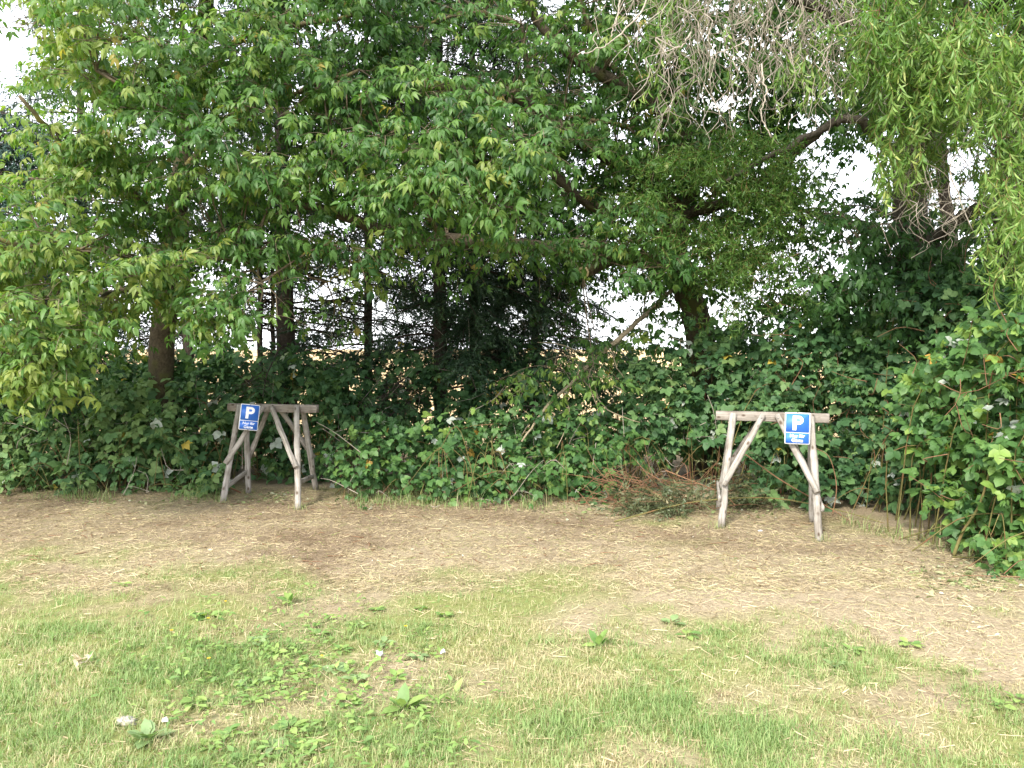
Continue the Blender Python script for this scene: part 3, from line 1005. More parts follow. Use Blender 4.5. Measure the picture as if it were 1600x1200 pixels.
S = [elder_shoots(c1, 0.31, 11, 7, np.array([0, -0.8, 0.0]), var0=0.60),
     elder_shoots(c2, 0.42, 11, 6, np.array([0, -0.5, 0.2]), var0=0.52),
     elder_shoots(c3, 0.30, 8, 6, np.array([0, -0.6, 0.0]), var0=0.52),
     elder_shoots(c4, 0.42, 11, 6, np.array([0, -0.5, 0.1]), var0=0.40),
     elder_shoots(ex, 0.2, 5, 5, np.array([-0.3, -0.6, 0.0]), var0=0.66)]
pos, ax, nh, va = [np.concatenate([q[k] for q in S]) for k in range(4)]
va = np.where(rng.random(len(va)) < 0.008, 0.98, va)
ok = ~(inhole(pos, 0.7) & (rng.random(len(pos)) < 0.72))
foliage(t2, o0, 'elder', 'elder', pos[ok], ax[ok], nh[ok], 0.62 + 0.68 * rng.random(ok.sum()), va[ok], 300, 'crown')
twigs_part(t2, o0, sum((q[4] for q in S), []), bb)

# the broken bare branch leaning down from the middle tree into the brambles
o0 = np.array([*P(860, 640, 8.6)[:2], 0.3])
bbx = thing('broken_branch', 'pale bare broken branch leaning from the middle trunk down into the brambles', 'branch', o0)
limb(bbx, o0, 'stem', [P(1052, 452, 9.75), P(1010, 490, 9.5), P(960, 535, 9.2), P(905, 585, 8.9), P(850, 640, 8.6), P(815, 690, 8.4)], [0.024, 0.03, 0.028, 0.022, 0.014, 0.010], 'broken', 9, 24, 0.12, 0.008)
for pts in [[P(955, 540, 9.2), P(962, 570, 9.0), P(975, 590, 8.9)], [P(940, 555, 9.1), P(920, 590, 8.7), P(935, 640, 8.5)], [P(900, 590, 8.9), P(940, 590, 8.6), P(978, 615, 8.4)], [P(930, 560, 9.1), P(880, 540, 9.0), P(840, 535, 8.9)],
            [P(880, 610, 8.8), P(890, 650, 8.6), P(870, 700, 8.4)], [P(905, 585, 8.9), P(950, 640, 8.7), P(1000, 660, 8.5)]]:
    limb(bbx, o0, 'side_twig', pts, [0.010, 0.004], 'broken', 5, 9, 0.05, 0.004)

# ------------------------------------------------------------------ conifers behind
def conifer(px, d_, r_, hgt, live, blen, name, label, mat='needle', nb=60, dead=True, lean=0.0, dens=1.0, nobj=0):
    o_ = np.array([(px - 800) / F * d_, d_, 0.0])
    root = thing(name, label, 'tree', o_, 'conifers behind the brambles')
    top = o_ + np.array([lean, 0, hgt])
    tpath = limb(root, o_, 'trunk', [o_ + np.array([0, 0, -0.1]), o_ * 0.5 + top * 0.5 + rng.normal(0, .04, 3), top], [r_, r_ * 0.25], 'dark_bark', 9, 22, 0.08, 0.006)
    br = Buf()
    pos_, ax_, nh_, va_, sc_ = [], [], [], [], []
    for k in range(nb):
        h = 0.9 + (hgt - 1.1) * (k + rng.random()) / nb
        a_ = rng.random() * 2 * math.pi
        l_ = blen * (1 - 0.75 * max(0, h - live) / max(0.1, hgt - live)) * (0.7 + 0.5 * rng.random())
        out_ = np.array([math.cos(a_), math.sin(a_), 0])
        p0 = o_ + np.array([lean * h / hgt, 0, h])
        q = np.linspace(0, 1, 7)[:, None]
        path = p0 + out_ * l_ * q + np.array([0, 0, 1]) * (0.12 * l_ * q - 0.38 * l_ * q ** 2) + np.cumsum(rng.normal(0, .022, (7, 3)), 0)
        br.put(*tube(path, np.linspace(0.016, 0.004, 7), 4, cap=False))
        isdead = h < live
        nsub = int(12 * l_ * dens) + 4
        for _ in range(nsub):
            f = 0.2 + 0.8 * rng.random()
            pp = p0 + out_ * l_ * f + np.array([0, 0, 0.12 * l_ * f - 0.38 * l_ * f * f])
            sd = np.cross(out_, [0, 0, 1]) * (1 if rng.random() < .5 else -1)
            dd_ = norm(out_ * 0.6 + sd * 0.8 + np.array([0, 0, -0.35]) + rng.normal(0, .2, 3))
            sl = (0.18 + 0.3 * rng.random()) * (1.1 - 0.4 * f)
            if isdead:
                if dead:
                    pth = pp + dd_ * sl * np.linspace(0, 1, 4)[:, None] + rng.normal(0, .012, (4, 3))
                    br.put(*tube(pth, np.linspace(0.004, 0.002, 4), 3, cap=False))
            else:
                nn = max(1, int(sl / 0.11))
                for s_ in range(nn):
                    pos_.append(pp + dd_ * sl * s_ / nn)
                    ax_.append(norm(dd_ + rng.normal(0, .35, 3) + np.array([0, 0, -0.2])))
                    nh_.append(norm(np.array([0, 0, 1.0]) + rng.normal(0, .3, 3)))
                    va_.append(np.clip(rng.normal(0.45, 0.22), 0, 1))
                    sc_.append(0.8 + 0.5 * rng.random())
    add('branches', br.mesh('branches', o_), M['dark_bark'], root, kind='stuff')
    if pos_:
        pos_ = np.array(pos_)
        keep_ = ~(inhole(pos_, 0.75) & (rng.random(len(pos_)) < 0.7))
        foliage(root, o_, 'needle', mat, pos_[keep_], np.array(ax_)[keep_], np.array(nh_)[keep_], np.array(sc_)[keep_], np.array(va_)[keep_], nobj, 'needles')
    return root


conifer(450, 11.0, 0.15, 9.0, 2.6, 2.0, 'spruce_tree', 'dark conifer with the thickest bare lower trunk, behind the left trestle', nb=110, dens=1.2)
conifer(404, 11.2, 0.05, 6.5, 2.7, 1.2, 'spruce_tree', 'thin conifer stem just left of the thickest dark trunk', nb=44)
conifer(424, 11.6, 0.04, 6.0, 2.6, 1.1, 'spruce_tree', 'thinnest dark conifer stem, between two others behind the left trestle', nb=36)
conifer(690, 11.0, 0.11, 8.6, 1.45, 1.7, 'spruce_tree', 'dark conifer left of centre, leafy to the brambles', nb=130, dens=1.75)
conifer(742, 11.7, 0.09, 8.0, 1.5, 1.7, 'spruce_tree', 'dark conifer right beside the leafy one left of centre', nb=120, dens=1.7)
conifer(575, 12.2, 0.08, 8.2, 1.9, 1.8, 'spruce_tree', 'dark conifer between the bare trunk and the leafy conifers', nb=100, dens=1.5)
conifer(835, 12.0, 0.08, 7.0, 1.5, 1.5, 'spruce_tree', 'dark conifer furthest right, under the long mossy limb', nb=110, dens=1.6)
conifer(300, 11.6, 0.09, 8.0, 1.8, 1.7, 'spruce_tree', 'dark conifer hidden behind the left box elder crown', nb=60, dens=1.0)
conifer(140, 11.4, 0.10, 7.6, 1.6, 1.7, 'spruce_tree', 'dark conifer glimpsed behind the box elder leaves near the left edge', nb=70, dens=1.2)
conifer(0, 10.4, 0.12, 4.9, 0.9, 2.0, 'spruce_tree', 'blue-green conifer at the left edge below the box elder crown', 'needle_blue', nb=130, dens=1.7)

# ------------------------------------------------------------------ contorted willow on the right
o0 = np.array([*G(1440, 8.8)[:2], 0.0])
t3 = thing('corkscrew_willow', 'corkscrew willow at the right with curly hanging twigs and narrow leaves', 'tree', o0)
sk = []
for nm, pts, rad in [
    ('trunk', [G(1450, 8.8), P(1445, 560, 8.8), P(1428, 400, 8.7), P(1420, 280, 8.6), P(1425, 150, 8.4), P(1400, -50, 8.1), P(1380, -300, 7.8)], [0.22, 0.17, 0.10]),
    ('limb', [P(1422, 300, 8.6), P(1450, 200, 8.2), P(1490, 60, 7.6), P(1520, -120, 7.1)], [0.10, 0.05]),
    ('limb', [P(1425, 150, 8.4), P(1360, 60, 8.0), P(1250, 0, 7.4), P(1150, -40, 7.0), P(1040, -60, 6.8)], [0.08, 0.03]),
    ('limb', [P(1400, -50, 8.1), P(1300, -160, 7.4), P(1200, -200, 7.0), P(1080, -190, 6.8)], [0.07, 0.03]),
    ('limb', [P(1490, 60, 7.6), P(1570, 0, 7.0), P(1660, -60, 6.5)], [0.06, 0.03]),
    ('limb', [P(1428, 400, 8.7), P(1520, 330, 8.0), P(1590, 300, 7.2), P(1660, 280, 6.6)], [0.08, 0.04]),
    ('limb', [P(1420, 270, 8.6), P(1340, 190, 8.4), P(1270, 210, 8.4), P(1190, 250, 8.4), P(1110, 300, 8.4)], [0.06, 0.015]),
]:
    sk.append(limb(t3, o0, nm, pts, rad, 'willow_bark', 10, 26, 0.12, 0.02))
sk = np.concatenate(sk)


def curly(p0, length, wild=1.0, down=1.0, r=rng, step=0.065):
    n_ = max(6, int(length / step))
    d_ = norm(np.array([r.normal(0, .5), r.normal(0, .4), -0.6]))
    pts = [np.asarray(p0, float)]
    ph, fr = r.random(2) * 6.28, 0.45 + 0.75 * r.random(2)
    for k in range(n_):
        d_ = norm(d_ * 0.80 + wild * 0.42 * np.array([math.sin(ph[0] + fr[0] * k), math.cos(ph[1] + fr[1] * k), 0.35 * math.sin(ph[1] + fr[0] * k)]) + np.array([0, 0, -0.13 * down]) + r.normal(0, .06, 3))
        pts.append(pts[-1] + d_ * step)
    return np.array(pts)


dead, live = Buf(), Buf()
lp, la, ln_, lv, ls = [], [], [], [], []


def leafy(path, start, gap, var0, s0, r=rng):
    seg = np.linalg.norm(np.diff(path, axis=0), axis=1).sum()
    n_ = int(seg * (1 - start) / gap)
    for q in np.linspace(start, 1, max(2, n_)):
        k = min(len(path) - 2, int(q * (len(path) - 1)))
        tg = norm(path[k + 1] - path[k])
        sd = norm(r.normal(size=3))
        lp.append(path[k] + (path[k + 1] - path[k]) * r.random())
        la.append(norm(tg * 0.6 + sd * 0.75 + np.array([0, 0, -0.45])))
        ln_.append(norm(r.normal(0, .6, 3) + np.array([0, -0.5, 0.8])))
        lv.append(np.clip(var0 + r.normal(0, .18), 0, 1))
        ls.append(s0 * (0.8 + 0.5 * r.random()))


# bare, dead curls at the top
for _ in range(330):
    px = rng.uniform(955, 1400)
    top = rng.uniform(-220, 75)
    d_ = rng.uniform(6.3, 7.8)
    if px < 1030 and rng.random() < 0.55:
        continue
    l_ = rng.uniform(0.5, 1.3)
    pth = curly(P(px, top, d_), l_, rng.uniform(0.6, 1.15), 0.85)
    dead.put(*tube(pth, np.linspace(0.0075 if rng.random() < .2 else 0.0038, 0.0016, len(pth)), 3, cap=False))
    for _k in range(2):
        k = int(rng.integers(2, len(pth) - 2))
        p2 = curly(pth[k], rng.uniform(0.15, 0.5), 0.95, 0.7)
        dead.put(*tube(p2, np.linspace(0.0045, 0.002, len(p2)), 3, cap=False))
    if rng.random() < 0.22:
        leafy(pth, 0.5, 0.014, 0.6, 0.95)
# a few long pale ones that show singly
for pts in [[P(1030, -40, 6.4), P(1000, 20, 6.3), P(960, 60, 6.3), P(940, 75, 6.3), P(902, 86, 6.3)], [P(980, -40, 6.3), P(962, 30, 6.3), P(955, 58, 6.3)],
            [P(1190, 100, 6.6), P(1195, 150, 6.5), P(1190, 180, 6.5), P(1205, 215, 6.5)], [P(1560, 150, 6.3), P(1530, 185, 6.3), P(1500, 230, 6.2), P(1485, 265, 6.2), P(1500, 310, 6.2), P(1520, 360, 6.2)],
            [P(1080, 50, 6.5), P(1060, 75, 6.5), P(1025, 60, 6.5), P(1045, 90, 6.5)]]:
    limb(t3, o0, 'twig', pts, [0.008, 0.004], 'dead_twig', 6, 22, 0.05, 0.006)
# brownish tangles at the lower right
for _ in range(260):
    px = rng.uniform(1380, 1680)
    pth = curly(P(px, rng.uniform(120, 330), rng.uniform(6.2, 8.2)), rng.uniform(0.4, 0.9), 1.35, 0.8)
    dead.put(*tube(pth, np.linspace(0.0042, 0.0016, len(pth)), 3, cap=False))
# leafy strands
polyW = [(1325, -350), (1800, -350), (1800, 330), (1640, 300), (1560, 180), (1500, 150), (1400, 170), (1350, 110)]
nst = 0
while nst < 900:
    px, py = rng.uniform(1325, 1800), rng.uniform(-330, 330)
    if not inpoly(px, py, polyW):
        continue
    nst += 1
    pth = curly(P(px, py, rng.uniform(5.9, 8.2)), rng.uniform(0.3, 0.75), 1.0, 0.9)
    live.put(*tube(pth, np.linspace(0.0035, 0.0015, len(pth)), 3, cap=False))
    leafy(pth, 0.1, 0.013, 0.42, 1.05)
for (px, py, d_, l_, k) in [(1405, 190, 6.3, 0.62, 9), (1385, 235, 6.4, 0.45, 6), (1470, 110, 6.3, 0.5, 8), (1440, 60, 6.2, 0.7, 9), (1585, 300, 5.9, 0.8, 12), (1600, 340, 5.9, 0.6, 10), (1570, 250, 6.0, 0.6, 10), (1620, 300, 5.8, 0.8, 10), (1490, 60, 6.2, 0.7, 9), (1420, 40, 6.3, 0.7, 9), (1380, 30, 6.4, 0.6, 8), (1530, 40, 6.1, 0.8, 9), (1560, 200, 6.0, 0.4, 6), (1360, 100, 6.5, 0.3, 4), (1280, 95, 6.6, 0.16, 3), (1335, 50, 6.5, 0.25, 4),
                            (1440, 170, 7.0, 0.6, 9), (1465, 230, 7.2, 0.5, 8), (1430, 260, 7.3, 0.4, 7), (1510, 210, 7.0, 0.5, 8), (1545, 260, 6.8, 0.5, 7), (1395, 150, 7.2, 0.5, 8), (1545, 150, 6.1, 0.5, 7), (1500, 20, 6.2, 0.6, 8), (1590, 60, 6.0, 0.7, 9)]:
    for _ in range(k):
        pth = curly(P(px + rng.normal(0, 14), py + rng.normal(0, 12), d_ + rng.normal(0, .08)), l_ * (0.7 + 0.5 * rng.random()), 0.7, 1.3)
        live.put(*tube(pth, np.linspace(0.0035, 0.0015, len(pth)), 3, cap=False))
        leafy(pth, 0.05, 0.011, 0.64, 1.1)
# short leafy side shoots filling the mass of the crown
nst = 0
while nst < 900:
    px, py = rng.uniform(1325, 1800), rng.uniform(-330, 330)
    if not inpoly(px, py - 20, polyW):
        continue
    nst += 1
    pth = curly(P(px, py, rng.uniform(6.1, 8.6)), rng.uniform(0.12, 0.28), 1.6, 0.2)
    live.put(*tube(pth, np.linspace(0.003, 0.0014, len(pth)), 3, cap=False))
    leafy(pth, 0.0, 0.010, 0.42 + rng.normal(0, .12), 1.1)
# finer, darker mass left of the trunk
polyF = [(985, 275), (1050, 240), (1140, 225), (1225, 235), (1250, 320), (1240, 400), (1190, 450), (1150, 470), (1100, 440), (1070, 390), (1000, 370), (965, 320)]
nst = 0
while nst < 640:
    px, py = rng.uniform(930, 1300), rng.uniform(190, 500)
    if not (inpoly(px, py + 25, polyF) or (inpoly(1110 + (px - 1110) * 0.78, 340 + (py - 340) * 0.74, polyF) and rng.random() < 0.35)) or fbm(px / 42.0, py / 30.0, 1.0, 151, 2) < 0.43:
        continue
    nst += 1
    pth = curly(P(px, py, rng.uniform(7.9, 9.2)), rng.uniform(0.2, 0.42), 1.2, 0.25)
    live.put(*tube(pth, np.linspace(0.003, 0.0014, len(pth)), 3, cap=False))
    leafy(pth, 0.0, 0.012, 0.30 + rng.normal(0, .12), 0.95)
lp, la, ln_, lv, ls = map(np.array, (lp, la, ln_, lv, ls))
ok = ~(inhole(lp, 0.95) & (rng.random(len(lp)) < 0.85))
add('bare_twigs', dead.mesh('bare_twigs', o0), M['dead_twig'], t3, kind='stuff')
add('leafy_twigs', live.mesh('leafy_twigs', o0), M['cane'], t3, kind='stuff')
foliage(t3, o0, 'willow', 'willow', lp[ok], la[ok], ln_[ok], ls[ok], lv[ok], 300, 'crown', cell=8)

# second willow stem at the right edge
o0 = np.array([*G(1640, 7.6)[:2], 0.0])
t4 = thing('willow_tree', 'dark willow trunk at the right edge rising out of the brambles', 'tree', o0)
tp = limb(t4, o0, 'trunk', [G(1640, 7.6), P(1625, 560, 7.6), P(1592, 400, 7.6), P(1580, 300, 7.7), P(1600, 100, 7.7), P(1640, -200, 7.6)], [0.2, 0.14, 0.10], 'willow_bark', 12, 26, 0.12, 0.015)
b = Buf()
for _ in range(60):
    pth = curly(tp[int(rng.integers(8, 24))], rng.uniform(0.3, 0.9), 1.3, 0.5)
    b.put(*tube(pth, np.linspace(0.006, 0.002, len(pth)), 3, cap=False))
add('twigs', b.mesh('twigs', o0), M['dead_twig'], t4, kind='stuff')

# ------------------------------------------------------------------ dark broadleaved tree behind, right
o0 = np.array([*G(1490, 11.5)[:2], 0.0])
t5 = thing('broadleaved_tree', 'dark green tree behind the brambles between the leaning trunk and the willow', 'tree', o0)
sk = np.concatenate([limb(t5, o0, 'trunk', [G(1490, 11.5), P(1492, 480, 11.5), P(1480, 330, 11.4), P(1460, 150, 11.3), P(1440, -100, 11.2)], [0.12, 0.05], 'dark_bark'),
                     limb(t5, o0, 'limb', [P(1488, 420, 11.5), P(1540, 340, 11.2), P(1600, 280, 11.0), P(1700, 220, 10.8)], [0.05, 0.02], 'dark_bark'),
                     limb(t5, o0, 'limb', [P(1470, 250, 11.4), P(1340, 150, 11.3), P(1200, 90, 11.2), P(1050, 20, 11.0)], [0.05, 0.015], 'dark_bark'),
                     limb(t5, o0, 'limb', [P(1486, 400, 11.4), P(1330, 350, 11.2), P(1150, 300, 11.0), P(960, 250, 10.8)], [0.045, 0.012], 'dark_bark')])
polyD = [(1230, 340), (1330, 320), (1450, 330), (1800, 260), (1800, 520), (1220, 500)]
polyD2 = [(860, -200), (1850, -200), (1850, 300), (1560, 220), (1420, 190), (1250, 185), (1100, 170), (1180, 250), (1200, 420), (1100, 470), (980, 470), (860, 400)]
c1 = np.concatenate([lobes(polyD, 62, lambda a_, b_: 9.2 + 1.3 * rng.random()), lobes([(1290, 350), (1640, 310), (1640, 470), (1260, 470)], 58, lambda a_, b_: 8.0 + 0.5 * rng.random())])
c2 = lobes(polyD2, 60, lambda a_, b_: 10.3 + 1.2 * rng.random())
c4 = lobes([(930, -120), (1430, -120), (1430, 150), (1400, 220), (1240, 250), (1080, 200), (1060, 120), (930, 60)], 58, lambda a_, b_: 9.0 + 1.0 * rng.random())
c5 = lobes([(860, 400), (1230, 420), (1230, 540), (860, 560)], 56, lambda a_, b_: 10.8 + 0.8 * rng.random())
c3 = lobes([(1230, 130), (1420, 130), (1600, 200), (1600, 340), (1230, 350)], 62, lambda a_, b_: 10.8 + rng.random())
bb = Buf()
for c in np.concatenate([c1, c2, c3, c4, c5]):
    branch_to(bb, sk, c)
S = [elder_shoots(c5, 0.36, 6, 5, np.array([0, -.6, .1]), var0=0.55), elder_shoots(c4, 0.40, 8, 6, np.array([0, -.6, .1]), var0=0.62), elder_shoots(c1, 0.40, 10, 6, np.array([0, -.6, .1]), var0=0.3), elder_shoots(c2, 0.46, 9, 6, np.array([0, -.6, .1]), var0=0.62), elder_shoots(c3, 0.40, 9, 5, np.array([0, -.6, .1]), var0=0.3)]
pos, ax, nh, va = [np.concatenate([q[k] for q in S]) for k in range(4)]
ok = ~(inhole(pos, 0.7) & (rng.random(len(pos)) < 0.6))
foliage(t5, o0, 'elder', 'elder_deep', pos[ok], ax[ok], nh[ok], 0.9 + 0.35 * rng.random(ok.sum()), va[ok], 200, 'crown')
twigs_part(t5, o0, S[2][4][::2] + S[0][4], bb)

# ------------------------------------------------------------------ brambles
def bramble(label, poly, d0, mat='bramble', spacing=46, nlf=42, rad=0.24, deep=1.5, var0=0.45, ncane=40, nobj=260, holes=True, lean=0.25, size=1.0, thin=1.0, dmap=None):
    xs_ = [p_[0] for p_ in poly]
    xm = float(np.clip(np.mean(xs_), min(xs_) + 10, max(xs_) - 10))
    dm = d0 if dmap is None else float(dmap(xm))
    o_ = np.array([(xm - 800) / F * (dm + 0.4), dm + 0.4, 0.0])
    root = thing('bramble_thicket', label, 'bramble', o_)
    P_, A_, N_, V_ = [], [], [], []
    cb = Buf()

    def df(a_, b_, extra):
        base = d0 if dmap is None else float(dmap(a_))
        h = max(0.0, CAMH - (b_ - 545) * base / F)
        return base + lean * h + extra
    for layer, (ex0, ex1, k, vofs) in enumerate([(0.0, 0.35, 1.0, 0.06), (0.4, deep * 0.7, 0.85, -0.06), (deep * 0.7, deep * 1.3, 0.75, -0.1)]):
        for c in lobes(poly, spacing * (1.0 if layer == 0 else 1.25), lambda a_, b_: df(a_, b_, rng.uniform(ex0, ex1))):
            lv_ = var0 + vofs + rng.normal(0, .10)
            n_ = int(nlf * k * thin)
            d_ = norm(rng.normal(size=(n_, 3)) + np.array([0, -0.55, 0.45]))
            p_ = c + d_ * rad * (0.35 + 0.75 * rng.random((n_, 1)) + 0.5 * (rng.random((n_, 1)) < 0.10))
            p_ = p_[p_[:, 2] > 0.02]
            d_ = d_[:len(p_)]
            n_ = len(p_)
            P_.append(p_)
            A_.append(norm(d_ * np.array([1, 1, 0.3]) + np.array([0, 0, -0.3]) + rng.normal(0, .45, (n_, 3))))
            N_.append(norm(np.array([-0.15, -0.55, 0.75]) + d_ * 0.4 + rng.normal(0, .33, (n_, 3))))
            V_.append(np.clip(lv_ + rng.normal(0, .21, n_), 0, 0.95))
            if layer < 2:
                q0 = np.array([c[0] + rng.normal(0, .3), c[1] + 0.25 + rng.normal(0, .15), 0.0])
                mid_ = (q0 + c) / 2 + np.array([rng.normal(0, .1), -0.05, 0.35 * max(0.2, c[2])])
                cb.put(*tube(spline([q0, mid_, c + np.array([0, -0.1, 0])], 8), np.linspace(0.007, 0.003, 8), 4, cap=False))
    pos_, ax_, nh_, va_ = map(np.concatenate, (P_, A_, N_, V_))
    u = rng.random(len(va_))
    va_ = np.where(u < 0.014, 0.978, va_)
    va_ = np.where(u > 0.992, 1.0, va_)
    keep_ = np.ones(len(pos_), bool)
    if holes:
        keep_ &= ~(inhole(pos_) & (rng.random(len(pos_)) < 0.9))
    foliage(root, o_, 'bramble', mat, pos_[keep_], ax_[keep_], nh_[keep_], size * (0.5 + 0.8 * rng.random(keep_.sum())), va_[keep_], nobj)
    # other growth mixed in: slender shoots and dry stems
    cs_ = lobes(poly, spacing * 1.9, lambda a_, b_: df(a_, b_, rng.uniform(-0.05, 0.3)))
    if len(cs_) and nobj:
        E = elder_shoots(cs_, 0.24, 5, 5, np.array([0, -.6, .3]), var0=0.65)
        ok_ = (E[0][:, 2] > 0.03) & (rng.random(len(E[0])) < 0.8)
        foliage(root, o_, 'elder', 'elder_deep', E[0][ok_], E[1][ok_], E[2][ok_], 0.5 + 0.4 * rng.random(ok_.sum()), E[3][ok_], 0, 'slender_shoots')
        ds = Buf()
        for c in cs_:
            for _ in range(6):
                p0 = c + rng.normal(0, .18, 3)
                e = p0 + norm(np.array([rng.normal(0, .8), rng.normal(-.15, .3), rng.normal(0.2, .7)])) * rng.uniform(0.15, 0.55)
                e[2], p0[2] = max(e[2], 0.03), max(p0[2], 0.03)
                ds.put(*tube(spline([p0, (p0 + e) / 2 + rng.normal(0, .05, 3), e], 6), np.linspace(0.0045, 0.002, 6), 3, cap=False))
        add('dry_stems', ds.mesh('dry_stems', o_), M['dead_twig' if rng.random() < .5 else 'brown_cane'], root, kind='stuff')
    # arching canes, each its own part where it shows in front of the leaves
    for _ in range(ncane):
        a_ = rng.uniform(min(xs_), max(xs_))
        base = (d0 if dmap is None else float(dmap(a_)))
        p0 = np.array([(a_ - 800) / F * base, base + rng.uniform(0.0, 0.5), 0.0])
        h = rng.uniform(0.3, 0.9)
        e = p0 + np.array([rng.normal(0, .5), rng.uniform(-0.3, 0.1), rng.uniform(0.02, h * 0.7)])
        mid_ = (p0 + e) / 2 + np.array([0, -0.02, h * 0.6])
        cb.put(*tube(spline([p0, mid_, e], 10), np.linspace(0.0055, 0.0025, 10), 4, cap=False))
    add('canes', cb.mesh('canes', o_), M['cane'], root, kind='stuff')
    return root, o_


bramble('bramble thicket at the left edge, blue-green, coloured lighter as if sunlit, below the box elder', [(-220, 625), (60, 605), (180, 590), (300, 585), (345, 640), (350, 775), (200, 785), (60, 778), (-220, 785)], 8.75, 'bramble', var0=0.72, nobj=260, nlf=46)  # lighter leaf tone stands in for sunlight that the crown overhead blocks
bramble('dark bramble thicket right behind the left trestle', [(130, 600), (250, 555), (340, 535), (470, 545), (560, 575), (590, 650), (560, 705), (500, 745), (340, 745), (200, 700)], 9.5, 'bramble', var0=0.42, nobj=220, nlf=46)
bramble('low bramble mound with pale leaves between the two trestles', [(505, 705), (600, 672), (700, 660), (800, 650), (950, 660), (1000, 700), (990, 760), (940, 785), (720, 790), (610, 765), (515, 745)], 8.2, 'bramble_bright', var0=0.38, nobj=280, rad=0.2, spacing=40, nlf=30, lean=0.5, ncane=36, deep=1.2, size=0.9)
bramble('thin dark bramble growth behind the low mound, field showing through', [(470, 545), (560, 575), (640, 560), (720, 570), (800, 560), (880, 570), (970, 550), (985, 700), (760, 700), (520, 710)], 9.9, 'bramble', var0=0.3, nobj=160, deep=0.9, thin=0.72)
bramble('bramble thicket below the leaning trunk, left of the right trestle', [(965, 590), (1010, 545), (1060, 515), (1110, 500), (1205, 510), (1240, 600), (1250, 740), (1100, 740), (990, 690)], 8.7, 'bramble', var0=0.52, nobj=240, nlf=46)
bramble('tall dark bramble wall behind the right trestle', [(1190, 560), (1240, 470), (1340, 450), (1480, 425), (1800, 400), (1800, 760), (1500, 765), (1380, 790), (1270, 785), (1180, 745)], 8.05, 'bramble', var0=0.46, nobj=300, nlf=46, ncane=22, dmap=lambda a_: np.interp(a_, [1180, 1360, 1480, 1600, 1800], [8.1, 7.9, 7.1, 6.7, 6.2]))
bramble('bright bramble bush nearest the camera at the right edge', [(1400, 620), (1470, 560), (1540, 500), (1850, 470), (1850, 930), (1600, 925), (1550, 905), (1510, 860), (1480, 800), (1460, 720)], 5.8, 'bramble_bright', var0=0.56, nobj=300, spacing=54, nlf=40, rad=0.22, deep=0.9, lean=0.1, ncane=8, size=0.9,
        dmap=lambda a_: np.interp(a_, [1400, 1480, 1560, 1640, 1850], [6.9, 6.35, 5.75, 5.45, 4.9]))

bramble('dark undergrowth furthest back behind the brambles', [(-220, 570), (120, 565), (330, 560), (540, 590), (570, 640), (700, 640), (800, 610), (960, 590), (1100, 560), (1300, 520), (1800, 520), (1800, 720), (-220, 720)], 11.2, 'bramble', var0=0.3, nobj=0, spacing=66, nlf=18, rad=0.5, deep=0.6, ncane=20, size=1.7, lean=0.1, holes=False)

# long cut canes and dry twigs lying along the hedge foot
def cane(name, label, pts, r_, mat):
    pts = np.array(pts)
    v, t = tube(spline(pts, 24), np.linspace(r_, r_ * 0.55, 24), 6)
    o_ = pts[0].copy()
    add(name, mesh_tris(name, v - o_, t, None, True), M[mat], label=label, cat='cane').location = tuple(o_)


GP = lambda px, py, z=0.0: P(px, py, (CAMH - z) * F / (py - 545) if py > 560 else 9)
cane('bramble_cane', 'long green cane arching low behind the right trestle', [P(960, 815, 7.4), P(1080, 785, 7.6), P(1200, 778, 7.7), P(1300, 795, 7.6), P(1390, 820, 7.3)], 0.008, 'cane')
cane('bramble_cane', 'brown cane sloping down behind the right trestle legs', [P(1165, 710, 8.0), P(1220, 750, 7.8), P(1290, 790, 7.6), P(1330, 815, 7.4)], 0.007, 'brown_cane')
cane('bramble_cane', 'reddish cane leaning up to the left of the right trestle', [P(1040, 735, 7.9), P(1090, 755, 7.8), P(1130, 772, 7.8), P(1150, 790, 7.7)], 0.007, 'brown_cane')
cane('bramble_cane', 'thick pale stem rising from the ground under the bright right bush', [P(1490, 868, 6.1), P(1505, 830, 6.1), P(1530, 790, 6.0), P(1545, 740, 5.95)], 0.014, 'cane')
cane('bramble_cane', 'bare cane looping right of the right trestle', [P(1300, 810, 7.7), P(1307, 760, 7.7), P(1296, 715, 7.8), P(1275, 700, 7.9)], 0.006, 'brown_cane')

# reddish dry brush and cut conifer bough between the trestles
b = Buf()
for _ in range(120):
    p0 = P(rng.uniform(900, 1120), rng.uniform(745, 800), rng.uniform(7.6, 8.2))
    p0[2] = max(0.02, p0[2])
    dv = np.array([rng.normal(0, 1), rng.normal(0, .3), abs(rng.normal(0, .45))])
    e = p0 + norm(dv) * rng.uniform(0.15, 0.55)
    b.put(*tube(spline([p0, (p0 + e) / 2 + rng.normal(0, .03, 3), e], 6), np.linspace(0.004, 0.0018, 6), 3, cap=False))
oo = np.array([*P(1000, 780, 7.9)[:2], 0.0])
add('dry_brush', b.mesh('dry_brush', oo), M['brown_cane'], kind='stuff', label='reddish brown dry twigs heaped at the foot of the brambles', cat='brush').location = tuple(oo)


